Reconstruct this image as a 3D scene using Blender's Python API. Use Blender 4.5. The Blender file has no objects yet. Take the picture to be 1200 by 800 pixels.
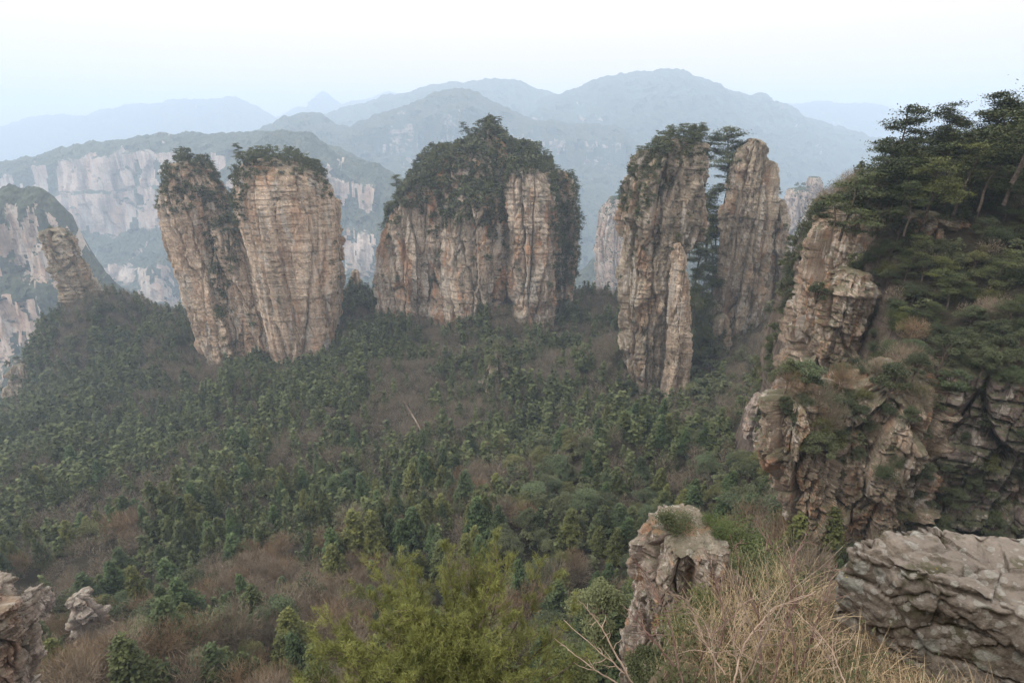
import bpy, math, random
import numpy as np
from mathutils import Vector

# ------------------------------------------------------------------ camera, world, light
SC = bpy.context.scene
COL = SC.collection
FPX = 600.0
PITCH = math.radians(22.6)
cam_d = bpy.data.cameras.new('camera')
cam_d.lens = 18.0
cam_d.sensor_width = 36.0
cam_d.sensor_fit = 'HORIZONTAL'
cam_d.clip_start = 0.05
cam_d.clip_end = 20000
cam = bpy.data.objects.new('camera', cam_d)
COL.objects.link(cam)
cam.rotation_euler = (math.radians(90) - PITCH, 0, 0)
SC.camera = cam

SUN_EL = math.radians(52)
SUN_ROT = math.radians(-68)          # light comes from behind-left of the camera
w = bpy.data.worlds.new('World')
SC.world = w
w.use_nodes = True
nt = w.node_tree
nt.nodes.clear()
wo = nt.nodes.new('ShaderNodeOutputWorld')
bg = nt.nodes.new('ShaderNodeBackground')
sky = nt.nodes.new('ShaderNodeTexSky')
sky.sky_type = 'NISHITA'
sky.sun_disc = False
sky.sun_elevation = SUN_EL
sky.sun_rotation = SUN_ROT
sky.air_density = 1.0
sky.dust_density = 6.0
sky.ozone_density = 1.0
hs = nt.nodes.new('ShaderNodeHueSaturation')
hs.inputs['Saturation'].default_value = 0.05
# a flat bank of cloud evens the sky out
mx = nt.nodes.new('ShaderNodeMix'); mx.data_type = 'RGBA'
mx.inputs['Factor'].default_value = 0.93
tcw = nt.nodes.new('ShaderNodeTexCoord'); sxw = nt.nodes.new('ShaderNodeSeparateXYZ')
nt.links.new(tcw.outputs['Generated'], sxw.inputs[0])
mrw = nt.nodes.new('ShaderNodeMapRange'); mrw.inputs['From Min'].default_value = 0.12; mrw.inputs['From Max'].default_value = 0.9
nt.links.new(sxw.outputs[2], mrw.inputs['Value'])
cmw = nt.nodes.new('ShaderNodeMix'); cmw.data_type = 'RGBA'
cmw.inputs['A'].default_value = (6.6, 5.5, 5.0, 1); cmw.inputs['B'].default_value = (13.0, 12.5, 12.2, 1)
nt.links.new(mrw.outputs[0], cmw.inputs['Factor']); nt.links.new(cmw.outputs['Result'], mx.inputs['B'])
nt.links.new(sky.outputs['Color'], hs.inputs['Color'])
nt.links.new(hs.outputs['Color'], mx.inputs['A'])
nt.links.new(mx.outputs['Result'], bg.inputs['Color'])
bg.inputs['Strength'].default_value = 0.11
nt.links.new(bg.outputs['Background'], wo.inputs['Surface'])

sun_d = bpy.data.lights.new('sun', 'SUN')
sun_d.energy = 1.3
sun_d.angle = math.radians(14)
sun_d.color = (1.0, 0.95, 0.88)
sun = bpy.data.objects.new('sun', sun_d)
COL.objects.link(sun)
sd = Vector((math.sin(SUN_ROT) * math.cos(SUN_EL), -math.cos(SUN_ROT) * math.cos(SUN_EL), math.sin(SUN_EL)))
sun.rotation_euler = sd.to_track_quat('Z', 'Y').to_euler()
sun.location = (-40, -20, 80)

SC.view_settings.view_transform = 'Standard'
SC.view_settings.look = 'None'
SC.view_settings.exposure = 0.85
SC.view_settings.gamma = 1.0
SC.view_settings.use_curve_mapping = False
SC.cycles.max_bounces = 5
SC.cycles.diffuse_bounces = 2
SC.cycles.glossy_bounces = 1
SC.cycles.transmission_bounces = 2
SC.cycles.transparent_max_bounces = 4
SC.cycles.volume_bounces = 2
SC.cycles.use_denoising = True
SC.cycles.use_adaptive_sampling = True
HAZE = 0.00029

# ------------------------------------------------------------------ projection helpers
cp, sp = math.cos(PITCH), math.sin(PITCH)

def at(px, py, D):
    """world point seen at photo pixel (px, py) at northing D"""
    px = np.asarray(px, float); py = np.asarray(py, float)
    u = (px - 600) / FPX; v = (400 - py) / FPX
    dy = cp + v * sp; dz = -sp + v * cp
    return np.stack([D * u / dy, D + 0 * u, D * dz / dy], -1)

def pix(P):
    P = np.asarray(P, float)
    x, y, z = P[..., 0], P[..., 1], P[..., 2]
    dep = y * cp - z * sp
    up = y * sp + z * cp
    dep = np.where(dep < 0.01, 0.01, dep)
    return 600 + FPX * x / dep, 400 - FPX * up / dep, dep

# ------------------------------------------------------------------ noise
M32 = np.uint64(0xffffffff)
def hsh(ix, iy, iz, seed=0):
    h = (ix.astype(np.int64).astype(np.uint64) * np.uint64(374761393) + iy.astype(np.int64).astype(np.uint64) * np.uint64(668265263)
         + iz.astype(np.int64).astype(np.uint64) * np.uint64(2147483647) + np.uint64(seed * 1013904223 + 12345)) & M32
    h = ((h ^ (h >> np.uint64(13))) * np.uint64(1274126177)) & M32
    h = ((h ^ (h >> np.uint64(16))) * np.uint64(2246822519)) & M32
    h = h ^ (h >> np.uint64(15))
    return (h & M32).astype(np.float64) / 4294967296.0

def vn(p, seed=0):
    f = np.floor(p); t = p - f
    t = t * t * t * (t * (t * 6 - 15) + 10)
    r = 0
    for i in (0, 1):
        for j in (0, 1):
            for k in (0, 1):
                wgt = (t[:, 0] if i else 1 - t[:, 0]) * (t[:, 1] if j else 1 - t[:, 1]) * (t[:, 2] if k else 1 - t[:, 2])
                r = r + wgt * hsh(f[:, 0] + i, f[:, 1] + j, f[:, 2] + k, seed)
    return r * 2 - 1

def fbm(p, octv=4, seed=0):
    a, s, r = 1.0, 0.0, 0
    p = p.copy()
    for o in range(octv):
        r = r + a * vn(p, seed + o * 17); s += a
        a *= .5; p = p * 2.03 + 11.3
    return r / s

def worley(p, seed=0, facets=False):
    f = np.floor(p)
    d1 = np.full(len(p), 9.0); d2 = d1.copy(); cid = np.zeros(len(p)); fac = np.zeros(len(p))
    for i in (-1, 0, 1):
        for j in (-1, 0, 1):
            for k in (-1, 0, 1):
                cx, cy, cz = f[:, 0] + i, f[:, 1] + j, f[:, 2] + k
                dx = cx + hsh(cx, cy, cz, seed) - p[:, 0]
                dy = cy + hsh(cx, cy, cz, seed + 1) - p[:, 1]
                dz = cz + hsh(cx, cy, cz, seed + 2) - p[:, 2]
                d = np.sqrt(dx * dx + dy * dy + dz * dz)
                m = d < d1
                d2 = np.where(m, d1, np.minimum(d2, d))
                hc = hsh(cx, cy, cz, seed + 3)
                cid = np.where(m, hc, cid)
                if facets: fac = np.where(m, dx * (hsh(cx, cy, cz, seed + 4) - .5) + dy * (hsh(cx, cy, cz, seed + 5) - .5) + dz * (hsh(cx, cy, cz, seed + 6) - .5), fac)
                d1 = np.where(m, d, d1)
    if facets: return d1, d2, cid, fac
    return d1, d2, cid

def sstep(a, b, x):
    t = np.clip((x - a) / (b - a), 0, 1)
    return t * t * (3 - 2 * t)

def inpoly(x, y, poly):
    c = np.zeros(x.shape, bool)
    n = len(poly)
    for i in range(n):
        x1, y1 = poly[i]; x2, y2 = poly[(i + 1) % n]
        cond = ((y1 > y) != (y2 > y))
        xi = (x2 - x1) * (y - y1) / ((y2 - y1) if y2 != y1 else 1e-9) + x1
        c ^= cond & (x < xi)
    return c

# ------------------------------------------------------------------ object helpers
def mesh_np(name, V, Q, mats, mi=None, smooth=False):
    """V (n,3), Q (m,3 or 4) -> mesh"""
    me = bpy.data.meshes.new(name)
    V = np.ascontiguousarray(V, np.float32); Q = np.ascontiguousarray(Q, np.int32)
    k = Q.shape[1]
    me.vertices.add(len(V)); me.vertices.foreach_set('co', V.ravel())
    me.loops.add(Q.size); me.loops.foreach_set('vertex_index', Q.ravel())
    me.polygons.add(len(Q)); me.polygons.foreach_set('loop_start', np.arange(0, Q.size, k, dtype=np.int32))
    for m in (mats if isinstance(mats, (list, tuple)) else [mats]):
        me.materials.append(m)
    if mi is not None:
        me.polygons.foreach_set('material_index', np.ascontiguousarray(mi, np.int32))
    me.update(calc_edges=True)
    me.polygons.foreach_set('use_smooth', np.full(len(Q), smooth))
    return me

def ob(name, me, parent=None, loc=(0, 0, 0)):
    o = bpy.data.objects.new(name, me)
    COL.objects.link(o)
    o.parent = parent
    o.location = [float(c) for c in loc]
    return o

def tag(o, label=None, cat=None, group=None, kind=None):
    if label: o['label'] = label
    if cat: o['category'] = cat
    if group: o['group'] = group
    if kind: o['kind'] = kind
    return o

def normals_grid(P, closed=True):
    du = (np.roll(P, -1, 1) - np.roll(P, 1, 1)) if closed else np.gradient(P, axis=1)
    dv = np.gradient(P, axis=0)
    n = np.cross(du, dv)
    l = np.linalg.norm(n, axis=-1, keepdims=True)
    return n / np.maximum(l, 1e-9)

# ------------------------------------------------------------------ materials
def nodes(name):
    m = bpy.data.materials.new(name); m.use_nodes = True
    t = m.node_tree; t.nodes.clear()
    out = t.nodes.new('ShaderNodeOutputMaterial')
    b = t.nodes.new('ShaderNodeBsdfPrincipled')
    t.links.new(b.outputs[0], out.inputs[0])
    return m, t, b

class G:
    """small node-graph helper"""
    def __init__(s, t): s.t = t
    def n(s, kind, **kw):
        nd = s.t.nodes.new(kind)
        for k, v in kw.items(): setattr(nd, k, v)
        return nd
    def l(s, a, b): s.t.links.new(a, b)
    def pos(s, scale=(1, 1, 1), world=True):
        mp = s.n('ShaderNodeMapping'); mp.inputs['Scale'].default_value = scale
        if world: s.l(s.n('ShaderNodeNewGeometry').outputs['Position'], mp.inputs['Vector'])
        else: s.l(s.n('ShaderNodeTexCoord').outputs['Object'], mp.inputs['Vector'])
        return mp.outputs[0]
    def noise(s, vec, scale, det=4, rough=.6, dist=0):
        nd = s.n('ShaderNodeTexNoise'); nd.inputs['Scale'].default_value = scale
        nd.inputs['Detail'].default_value = det; nd.inputs['Roughness'].default_value = rough
        nd.inputs['Distortion'].default_value = dist
        s.l(vec, nd.inputs['Vector']); return nd.outputs['Fac']
    def voro(s, vec, scale, feature='F1', out='Distance', rnd=1):
        nd = s.n('ShaderNodeTexVoronoi', feature=feature); nd.inputs['Scale'].default_value = scale
        nd.inputs['Randomness'].default_value = rnd
        s.l(vec, nd.inputs['Vector']); return nd.outputs[out]
    def ramp(s, fac, stops, interp='LINEAR'):
        nd = s.n('ShaderNodeValToRGB'); cr = nd.color_ramp; cr.interpolation = interp
        while len(cr.elements) < len(stops): cr.elements.new(.5)
        for e, (p, c) in zip(cr.elements, stops):
            e.position = p
            e.color = (c, c, c, 1) if isinstance(c, (int, float)) else (*c, 1)
        s.l(fac, nd.inputs[0]); return nd.outputs[0]
    def mix(s, f, a, b, mode='MIX'):
        nd = s.n('ShaderNodeMix', data_type='RGBA', blend_type=mode)
        for sock, v in ((nd.inputs['Factor'], f), (nd.inputs['A'], a), (nd.inputs['B'], b)):
            if hasattr(v, 'links'): s.l(v, sock)
            elif isinstance(v, (int, float)): sock.default_value = v
            else: sock.default_value = (*v, 1)
        return nd.outputs['Result']
    def math(s, op, a, b=0.0, clamp=False):
        nd = s.n('ShaderNodeMath', operation=op); nd.use_clamp = clamp
        for i, v in enumerate((a, b)):
            if hasattr(v, 'links'): s.l(v, nd.inputs[i])
            else: nd.inputs[i].default_value = v
        return nd.outputs[0]
    def nz(s):
        sx = s.n('ShaderNodeSeparateXYZ'); s.l(s.n('ShaderNodeNewGeometry').outputs['Normal'], sx.inputs[0])
        return sx.outputs[2]
    def bump(s, h, dist, strength=1.0, prev=None):
        nd = s.n('ShaderNodeBump'); nd.inputs['Distance'].default_value = dist
        nd.inputs['Strength'].default_value = strength
        s.l(h, nd.inputs['Height'])
        if prev is not None: s.l(prev, nd.inputs['Normal'])
        return nd.outputs[0]

def rock_mat(name, k=1.0, base=((.20, .165, .135), (.33, .265, .205), (.42, .36, .30)), rust=.35, moss=.55, streak=.6,
             mosscol=((.035, .045, .022), (.085, .085, .045)), mosslo=.30, mossn=1.6):
    """sandstone: k = size of the features in metres relative to a 300 m distant pillar"""
    m, t, b = nodes(name); g = G(t)
    P = g.pos(); PS = g.pos((1, 1, .12)); PH = g.pos((.12, .12, 1))
    big = g.noise(P, .06 / k, 5, .6)
    col = g.ramp(big, [(.33, base[0]), (.5, base[1]), (.66, base[2])])
    fine = g.noise(P, 1.1 / k, 6, .7)
    col = g.mix(.75, col, g.ramp(fine, [(.3, (.55, .54, .53)), (.5, (1, 1, 1)), (.72, (1.35, 1.33, 1.28))]), 'MULTIPLY')
    # rusty stains in upright patches
    rs = g.ramp(g.noise(g.pos((1, 1, .35)), .11 / k, 4, .6, .5), [(.52, 0.0), (.62, 1.0)])
    col = g.mix(g.math('MULTIPLY', rs, rust), col, (.46, .23, .115))
    # dark water streaks
    st = g.ramp(g.noise(PS, .22 / k, 6, .68), [(.48, 0.0), (.60, 1.0)])
    col = g.mix(g.math('MULTIPLY', st, streak), col, (.075, .07, .055))
    # pale scars
    pl = g.ramp(g.noise(g.pos((1, 1, .3)), .17 / k, 3, .5, 1.0), [(.57, 0.0), (.63, 1.0)])
    col = g.mix(g.math('MULTIPLY', pl, .7), col, (.50, .45, .39))
    # bedding lines
    bl = g.noise(PH, 1.0 / k, 5, .75, .3)
    bd = g.ramp(bl, [(.36, .35), (.43, 1.0)])
    col = g.mix(.6, col, bd, 'MULTIPLY')
    # upright joints
    jl = g.noise(g.pos((1, 1, .1)), .5 / k, 3, .6)
    jm = g.ramp(g.math('ABSOLUTE', g.math('SUBTRACT', jl, .5)), [(0, .3), (.018, 1.0)])
    col = g.mix(.5, col, jm, 'MULTIPLY')
    # moss and scrub on ledges
    ms = g.math('ADD', g.nz(), g.math('MULTIPLY', g.math('SUBTRACT', g.noise(P, .25 / k, 5, .65), .5), mossn))
    mf = g.ramp(ms, [(mosslo, 0.0), (mosslo + .22, 1.0)])
    mc = g.ramp(g.noise(P, 1.5 / k, 4, .7), [(.35, mosscol[0]), (.65, mosscol[1])])
    col = g.mix(g.math('MULTIPLY', mf, moss), col, mc)
    g.l(col, b.inputs['Base Color'])
    b.inputs['Roughness'].default_value = .92
    b.inputs['Specular IOR Level'].default_value = .2
    h = g.math('ADD', g.math('MULTIPLY', fine, .6), g.math('MULTIPLY', bl, .7))
    h = g.math('ADD', h, g.math('MULTIPLY', jm, .25))
    g.l(g.bump(h, .9 * k, .8), b.inputs['Normal'])
    return m

def leaf_mat(name, dark, light, cell=.22, fine=2.0, trans=.0, rough=.75):
    m, t, b = nodes(name); g = G(t)
    P = g.pos()
    c = g.voro(P, cell, out='Color')
    sx = g.n('ShaderNodeSeparateColor'); g.l(c, sx.inputs[0])
    f = g.math('ADD', g.math('MULTIPLY', sx.outputs[0], .55), g.math('MULTIPLY', g.noise(P, fine, 3, .6), .5))
    col = g.mix(g.math('SUBTRACT', f, .05, True), dark, light)
    oi = g.n('ShaderNodeObjectInfo')
    col = g.mix(1.0, col, oi.outputs['Color'], 'MULTIPLY')
    g.l(col, b.inputs['Base Color'])
    b.inputs['Roughness'].default_value = rough
    b.inputs['Specular IOR Level'].default_value = .25
    return m

def flat_mat(name, a, b_, scale=3.0, rough=.9):
    m, t, b = nodes(name); g = G(t)
    P = g.pos()
    col = g.mix(g.ramp(g.noise(P, scale, 4, .65), [(.35, 0.0), (.65, 1.0)]), a, b_)
    oi = g.n('ShaderNodeObjectInfo')
    col = g.mix(1.0, col, oi.outputs['Color'], 'MULTIPLY')
    g.l(col, b.inputs['Base Color'])
    b.inputs['Roughness'].default_value = rough
    b.inputs['Specular IOR Level'].default_value = .2
    return m

M = {}
M['rockA'] = rock_mat('pink_sandstone', 1.0, ((.34, .26, .19), (.54, .41, .30), (.66, .53, .41)), rust=.45, streak=.45)
M['rockB'] = rock_mat('brown_sandstone', 1.0, ((.25, .20, .155), (.44, .35, .27), (.60, .50, .40)), rust=.75, streak=.6)
M['rockC'] = rock_mat('tan_sandstone', .8, ((.21, .17, .125), (.37, .30, .225), (.53, .44, .335)), rust=.35, streak=.5)
M['rockR'] = rock_mat('near_sandstone', .3, ((.16, .12, .09), (.28, .215, .16), (.44, .35, .27)), rust=.55, streak=.35, moss=.7, mosslo=.38)
M['rockDark'] = rock_mat('damp_sandstone', .4, ((.10, .078, .066), (.17, .135, .115), (.25, .20, .175)), rust=.25, streak=.5, moss=.8, mosslo=.2)
M['rockPale'] = rock_mat('pale_sandstone', .2, ((.22, .18, .15), (.34, .28, .24), (.44, .38, .33)), rust=.25, streak=.4, moss=.35, mosslo=.5)
M['rockFar'] = rock_mat('far_sandstone', 2.5, ((.36, .27, .21), (.50, .38, .30), (.58, .47, .38)), rust=.3, streak=.5, moss=1.0, mosslo=.33,
                        mosscol=((.035, .05, .028), (.07, .09, .045)))
M['ridge'] = rock_mat('far_ridge_rock', 6.0, ((.36, .28, .22), (.48, .38, .30), (.55, .46, .38)), rust=.25, streak=.5, moss=1.0, mosslo=.02, mossn=1.0,
                      mosscol=((.03, .045, .028), (.06, .08, .045)))
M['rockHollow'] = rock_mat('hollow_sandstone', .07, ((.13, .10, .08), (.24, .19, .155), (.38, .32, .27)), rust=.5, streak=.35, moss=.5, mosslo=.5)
M['soil'] = flat_mat('thin_soil', (.06, .045, .03), (.15, .115, .075), 6)
M['bark2'] = flat_mat('dry_wood', (.16, .12, .09), (.27, .22, .17), 3)
M['undergrowth'] = leaf_mat('low_leaves', (.03, .036, .016), (.09, .095, .04), 1.2, 4)
M['nearshrub'] = leaf_mat('juniper_leaves', (.033, .045, .018), (.105, .12, .042), 1.2, 4)
M['plateau'] = rock_mat('plateau_rock', 5.5, ((.36, .27, .21), (.50, .39, .31), (.60, .50, .42)), rust=.3, streak=.55, moss=1.0, mosslo=.6, mossn=1.0,
                        mosscol=((.03, .042, .026), (.06, .075, .045)))
def canopy_mat():
    m, t, b = nodes('woodland'); g = G(t); P = g.pos()
    c = g.ramp(g.noise(P, .02, 5, .6), [(.35, (.035, .045, .026)), (.6, (.065, .07, .04))])
    c = g.mix(.8, c, g.ramp(g.noise(P, .12, 5, .7), [(.35, (.6, .6, .6)), (.6, (1.3, 1.3, 1.2))]), 'MULTIPLY')
    g.l(c, b.inputs['Base Color']); b.inputs['Roughness'].default_value = 1; b.inputs['Specular IOR Level'].default_value = .1
    g.l(g.bump(g.voro(P, .11), 6.0, .9), b.inputs['Normal'])
    return m
M['canopy'] = canopy_mat()
M['fir'] = leaf_mat('fir_needles', (.032, .042, .016), (.108, .126, .044))
M['pine'] = leaf_mat('pine_needles', (.034, .045, .017), (.112, .124, .042))
M['broad'] = leaf_mat('broad_leaves', (.042, .050, .024), (.128, .138, .064))
M['shrub'] = leaf_mat('shrub_leaves', (.034, .043, .02), (.10, .108, .05))
M['twig'] = flat_mat('bare_twigs', (.115, .092, .064), (.235, .195, .14), .5)
M['bark'] = flat_mat('bark', (.06, .045, .035), (.14, .11, .085), 4)

# ------------------------------------------------------------------ tree templates (numpy quads)
def leaf_quads(C, S, rng, upbias=.6, elong=1.4):
    n = len(C)
    N = rng.normal(size=(n, 3)); N[:, 2] = np.abs(N[:, 2]) + upbias
    N /= np.linalg.norm(N, axis=1, keepdims=True)
    A = np.cross(N, rng.normal(size=(n, 3))); A /= np.linalg.norm(A, axis=1, keepdims=True)
    B = np.cross(N, A)
    S = np.asarray(S).reshape(-1, 1) * np.ones((n, 1))
    a = A * S * elong * .5; b = B * S * .5
    V = np.stack([C - a, C + b + a * .15, C + a, C - b - a * .1], 1).reshape(-1, 3)
    return V, np.arange(4 * n).reshape(-1, 4)

def tube(pts, rads, sides=5):
    pts = np.asarray(pts, float); k = len(pts)
    T = np.gradient(pts, axis=0); T /= np.maximum(np.linalg.norm(T, axis=1, keepdims=True), 1e-9)
    ref = np.where(np.abs(T[:, 2:3]) > .9, np.array([[1., 0, 0]]), np.array([[0, 0, 1.]]))
    A = np.cross(T, ref); A /= np.maximum(np.linalg.norm(A, axis=1, keepdims=True), 1e-9)
    B = np.cross(T, A)
    th = np.arange(sides) * 2 * math.pi / sides
    r = np.asarray(rads).reshape(-1, 1, 1)
    V = pts[:, None] + r * (A[:, None] * np.cos(th)[None, :, None] + B[:, None] * np.sin(th)[None, :, None])
    i = np.arange(k - 1)[:, None] * sides; j = np.arange(sides)[None]; j2 = (j + 1) % sides
    Q = np.stack([i + j, i + j2, i + sides + j2, i + sides + j], -1).reshape(-1, 4)
    return V.reshape(-1, 3), Q

def join(parts):
    Vs, Qs, o = [], [], 0
    for V, Q in parts:
        Vs.append(V); Qs.append(Q + o); o += len(V)
    return np.concatenate(Vs), np.concatenate(Qs)

def t_fir(seed, dens=1.0):
    rng = np.random.default_rng(seed)
    H = 1.0; C, S = [], []
    z0 = .12 + rng.random() * .1
    nw = int(17 * min(1.35, dens ** .5 + .2))
    for i in range(nw):
        t = (i + rng.random() * .6) / nw
        z = z0 + (H - z0) * t
        R = .225 * (1 - t) ** .85 + .018
        if t < .12: R *= .75
        nb = max(3, int((8 if dens < 2 else 10) * (1 - t * .6)))
        a0 = rng.random() * 6.28
        for b in range(nb):
            a = a0 + b * 6.28 / nb + rng.normal() * .25
            L = R * rng.uniform(.65, 1.2)
            ns = max(2, int(9 * dens * (L / .25 + .35)))
            s = np.sqrt(rng.random(ns)) * L
            C.append(np.stack([np.cos(a) * s + rng.normal(0, .018, ns), np.sin(a) * s + rng.normal(0, .018, ns), z + s * .18 - s * s * 1.6 + rng.normal(0, .012, ns)], 1))
            S.append(np.full(ns, .052 / dens ** .45) * rng.uniform(.7, 1.3, ns))
    V, Q = leaf_quads(np.concatenate(C), np.concatenate(S), rng, .9)
    tr = tube([(0, 0, -.12), (0, 0, .4), (0, 0, .97)], [.016, .011, .002], 5)
    return (V, Q), tr

def t_pine(seed, dens=1.0):
    rng = np.random.default_rng(seed)
    lean = rng.normal(0, .10, 2)
    zs = np.linspace(-.12, 1, 8)
    bend = rng.normal(0, .02, (8, 2)).cumsum(0) * .6
    tp = np.stack([lean[0] * zs ** 2 + bend[:, 0], lean[1] * zs ** 2 + bend[:, 1], zs], 1)
    parts = [tube(tp, np.linspace(.022, .006, 8), 5)]
    C, S = [], []
    nb = rng.integers(11, 16)
    for i in range(nb):
        t = .28 + .72 * (i + rng.random() * .8) / nb
        t = min(t, 1)
        p0 = np.array([np.interp(t, zs, tp[:, 0]), np.interp(t, zs, tp[:, 1]), t])
        a = rng.random() * 6.28
        L = (.36 * (1 - t) ** .6 + .07) * rng.uniform(.55, 1.25)
        d = np.array([math.cos(a), math.sin(a), 0])
        p1 = p0 + d * L + np.array([0, 0, L * rng.uniform(.0, .3)])
        pm = (p0 + p1) / 2 + np.array([0, 0, .02])
        parts.append(tube([p0, pm, p1], [.008, .005, .002], 3))
        npad = rng.integers(2, 5)
        for q in range(npad):
            s = .4 + .6 * (q + 1) / npad
            c = p0 + (p1 - p0) * s + rng.normal(0, .03, 3)
            n = int(34 * dens)
            rr = (.055 + .06 * rng.random()) * (1.1 - .3 * t)
            u = rng.normal(size=(n, 3)) * [rr, rr, rr * .22]
            C.append(c + u); S.append(np.full(n, .034 / dens ** .45) * rng.uniform(.6, 1.3, n))
    V, Q = leaf_quads(np.concatenate(C), np.concatenate(S), rng, 1.0, 1.8)
    return (V, Q), join(parts)

def t_broad(seed, dens=1.0):
    rng = np.random.default_rng(seed)
    parts = [tube([(0, 0, -.12), (.02, 0, .25), (0, .02, .6)], [.03, .022, .008], 5)]
    C, S = [], []
    nb = int(rng.integers(15, 22))
    for i in range(nb):
        a = rng.random() * 6.28; ph = rng.uniform(-.3, 1.4)
        r = .33 * rng.uniform(.55, 1.1)
        c = np.array([math.cos(a) * math.cos(ph) * r, math.sin(a) * math.cos(ph) * r, .56 + math.sin(ph) * .34 * rng.uniform(.7, 1.1)])
        parts.append(tube([(0, 0, .25 + .2 * rng.random()), c * [.5, .5, .85], c], [.012, .008, .003], 3))
        n = int(62 * dens)
        d = rng.normal(size=(n, 3)); d /= np.linalg.norm(d, axis=1, keepdims=True)
        rr = rng.uniform(.08, .16)
        C.append(c + d * rr * (rng.random((n, 1)) ** .33) * [1, 1, .75]); S.append(np.full(n, .042 / dens ** .47) * rng.uniform(.6, 1.4, n))
    V, Q = leaf_quads(np.concatenate(C), np.concatenate(S), rng, .5, 1.4)
    return (V, Q), join(parts)

def t_bare(seed, dens=1.0):
    rng = np.random.default_rng(seed)
    tr = tube([(0, 0, -.1), (.01, 0, .3), (.0, .02, .6)], [.018, .013, .006], 4)
    V = []
    def seg(a, b, w0, w1):
        d = b - a; s = np.cross(d, rng.normal(size=3)); s /= max(np.linalg.norm(s), 1e-6)
        V.extend([a - s * w0, a + s * w0, b + s * w1, b - s * w1])
    def grow(p, d, L, w_, lv):
        q = p + d * L
        mid = (p + q) / 2 + rng.normal(0, L * .06, 3)
        seg(p, mid, w_, w_ * .8); seg(mid, q, w_ * .8, w_ * .6)
        if lv == 0: return
        for _ in range(rng.integers(3, 6) if lv < 3 else 5):
            s = rng.uniform(.35, 1.0)
            nd = d + rng.normal(0, .5, 3); nd[2] += .25; nd /= np.linalg.norm(nd)
            grow(p + d * L * s, nd, L * rng.uniform(.5, .75), w_ * .55, lv - 1)
    for i in range(int(4 + 3 * dens)):
        a = rng.random() * 6.28
        d = np.array([math.cos(a) * .7, math.sin(a) * .7, rng.uniform(.5, 1.2)]); d /= np.linalg.norm(d)
        grow(np.array([0, 0, rng.uniform(.15, .5)]), d, .26 * rng.uniform(.7, 1.1), .0085, 3 if dens > .9 else 2)
    # haze of fine twigs
    n = int(900 * dens)
    c = rng.normal(size=(n, 3)); c /= np.linalg.norm(c, axis=1, keepdims=True); c *= rng.random((n, 1)) ** .4
    c = c * [.36, .36, .36] + [0, 0, .6]
    d = c - [0, 0, .1] + rng.normal(0, .25, (n, 3)); d /= np.linalg.norm(d, axis=1, keepdims=True)
    s = np.cross(d, rng.normal(size=(n, 3))); s /= np.linalg.norm(s, axis=1, keepdims=True)
    L = rng.uniform(.05, .13, (n, 1)); wd = rng.uniform(.0018, .0042, (n, 1)) / dens ** .5
    tw = np.stack([c - s * wd, c + s * wd, c + d * L + s * wd * .4, c + d * L - s * wd * .4], 1).reshape(-1, 3)
    V = np.concatenate([np.array(V), tw])
    return (V, np.arange(len(V)).reshape(-1, 4)), tr

def t_shrub(seed, dens=1.0):
    rng = np.random.default_rng(seed)
    C, S = [], []
    for i in range(9):
        a = rng.random() * 6.28; r = rng.random() ** .5 * .34
        c = np.array([math.cos(a) * r, math.sin(a) * r, .18 + .5 * rng.random() * (1 - r)])
        n = int(70 * dens)
        C.append(c + rng.normal(size=(n, 3)) * rng.uniform(.08, .14) * [1, 1, .8]); S.append(np.full(n, .055 / dens ** .47) * rng.uniform(.6, 1.3, n))
    return leaf_quads(np.concatenate(C), np.concatenate(S), rng, .5, 1.5), tube([(0, 0, -.15), (0, 0, .3)], [.02, .008], 4)

KIND = {
    'fir':   (t_fir, 'fir_tree', M['fir'], 'fir tree'),
    'pine':  (t_pine, 'pine_tree', M['pine'], 'pine tree'),
    'broad': (t_broad, 'broadleaf_tree', M['broad'], 'broadleaf tree'),
    'bare':  (t_bare, 'bare_tree', M['twig'], 'bare tree'),
    'shrub': (t_shrub, 'shrub', M['shrub'], 'shrub'),
}
HI, LO = {}, {}
for k, (fn, nm, mt, ct) in KIND.items():
    HI[k] = []
    for s in range(5):
        (V, Q), (TV, TQ) = fn(100 + s, {'fir': 5.0, 'pine': 6.0, 'broad': 6.0, 'bare': 1.6, 'shrub': 6.0}[k])
        HI[k].append((mesh_np(nm + '_crown', V, Q, mt), mesh_np(nm + '_trunk', TV, TQ, M['bark'] if k != 'bare' else M['twig'])))
    LO[k] = []
    for s in range(4):
        (V, Q), tr = fn(200 + s, .35 if k != 'bare' else .3)
        LO[k].append((V, Q))

# ------------------------------------------------------------------ terrain
CP = [  # photo pixel and northing
    (0, 800, 50), (150, 800, 50), (300, 800, 49), (450, 800, 47), (600, 800, 45), (730, 790, 42),
    (0, 700, 88), (150, 700, 86), (300, 700, 80), (450, 700, 75), (600, 700, 70), (720, 680, 68),
    (0, 600, 135), (150, 600, 132), (300, 600, 122), (450, 600, 114), (600, 600, 105), (730, 600, 95), (850, 600, 84),
    (0, 500, 215), (100, 510, 210), (200, 500, 205), (300, 500, 190), (450, 500, 182), (600, 500, 172), (730, 500, 160), (850, 500, 138),
    (100, 450, 285), (200, 440, 270), (350, 445, 250), (450, 440, 236), (600, 440, 228), (700, 440, 215), (870, 440, 180),
    (15, 475, 290), (60, 420, 330), (110, 385, 335), (150, 365, 340), (190, 385, 325), (250, 410, 300), (420, 385, 300), (470, 395, 290), (560, 395, 285),
    (420, 352, 370), (690, 385, 300), (700, 350, 345), (660, 400, 280), (780, 475, 205), (850, 425, 225), (930, 395, 200), (930, 355, 250),
    (900, 480, 130), (900, 560, 85), (900, 640, 52),
]
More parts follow.
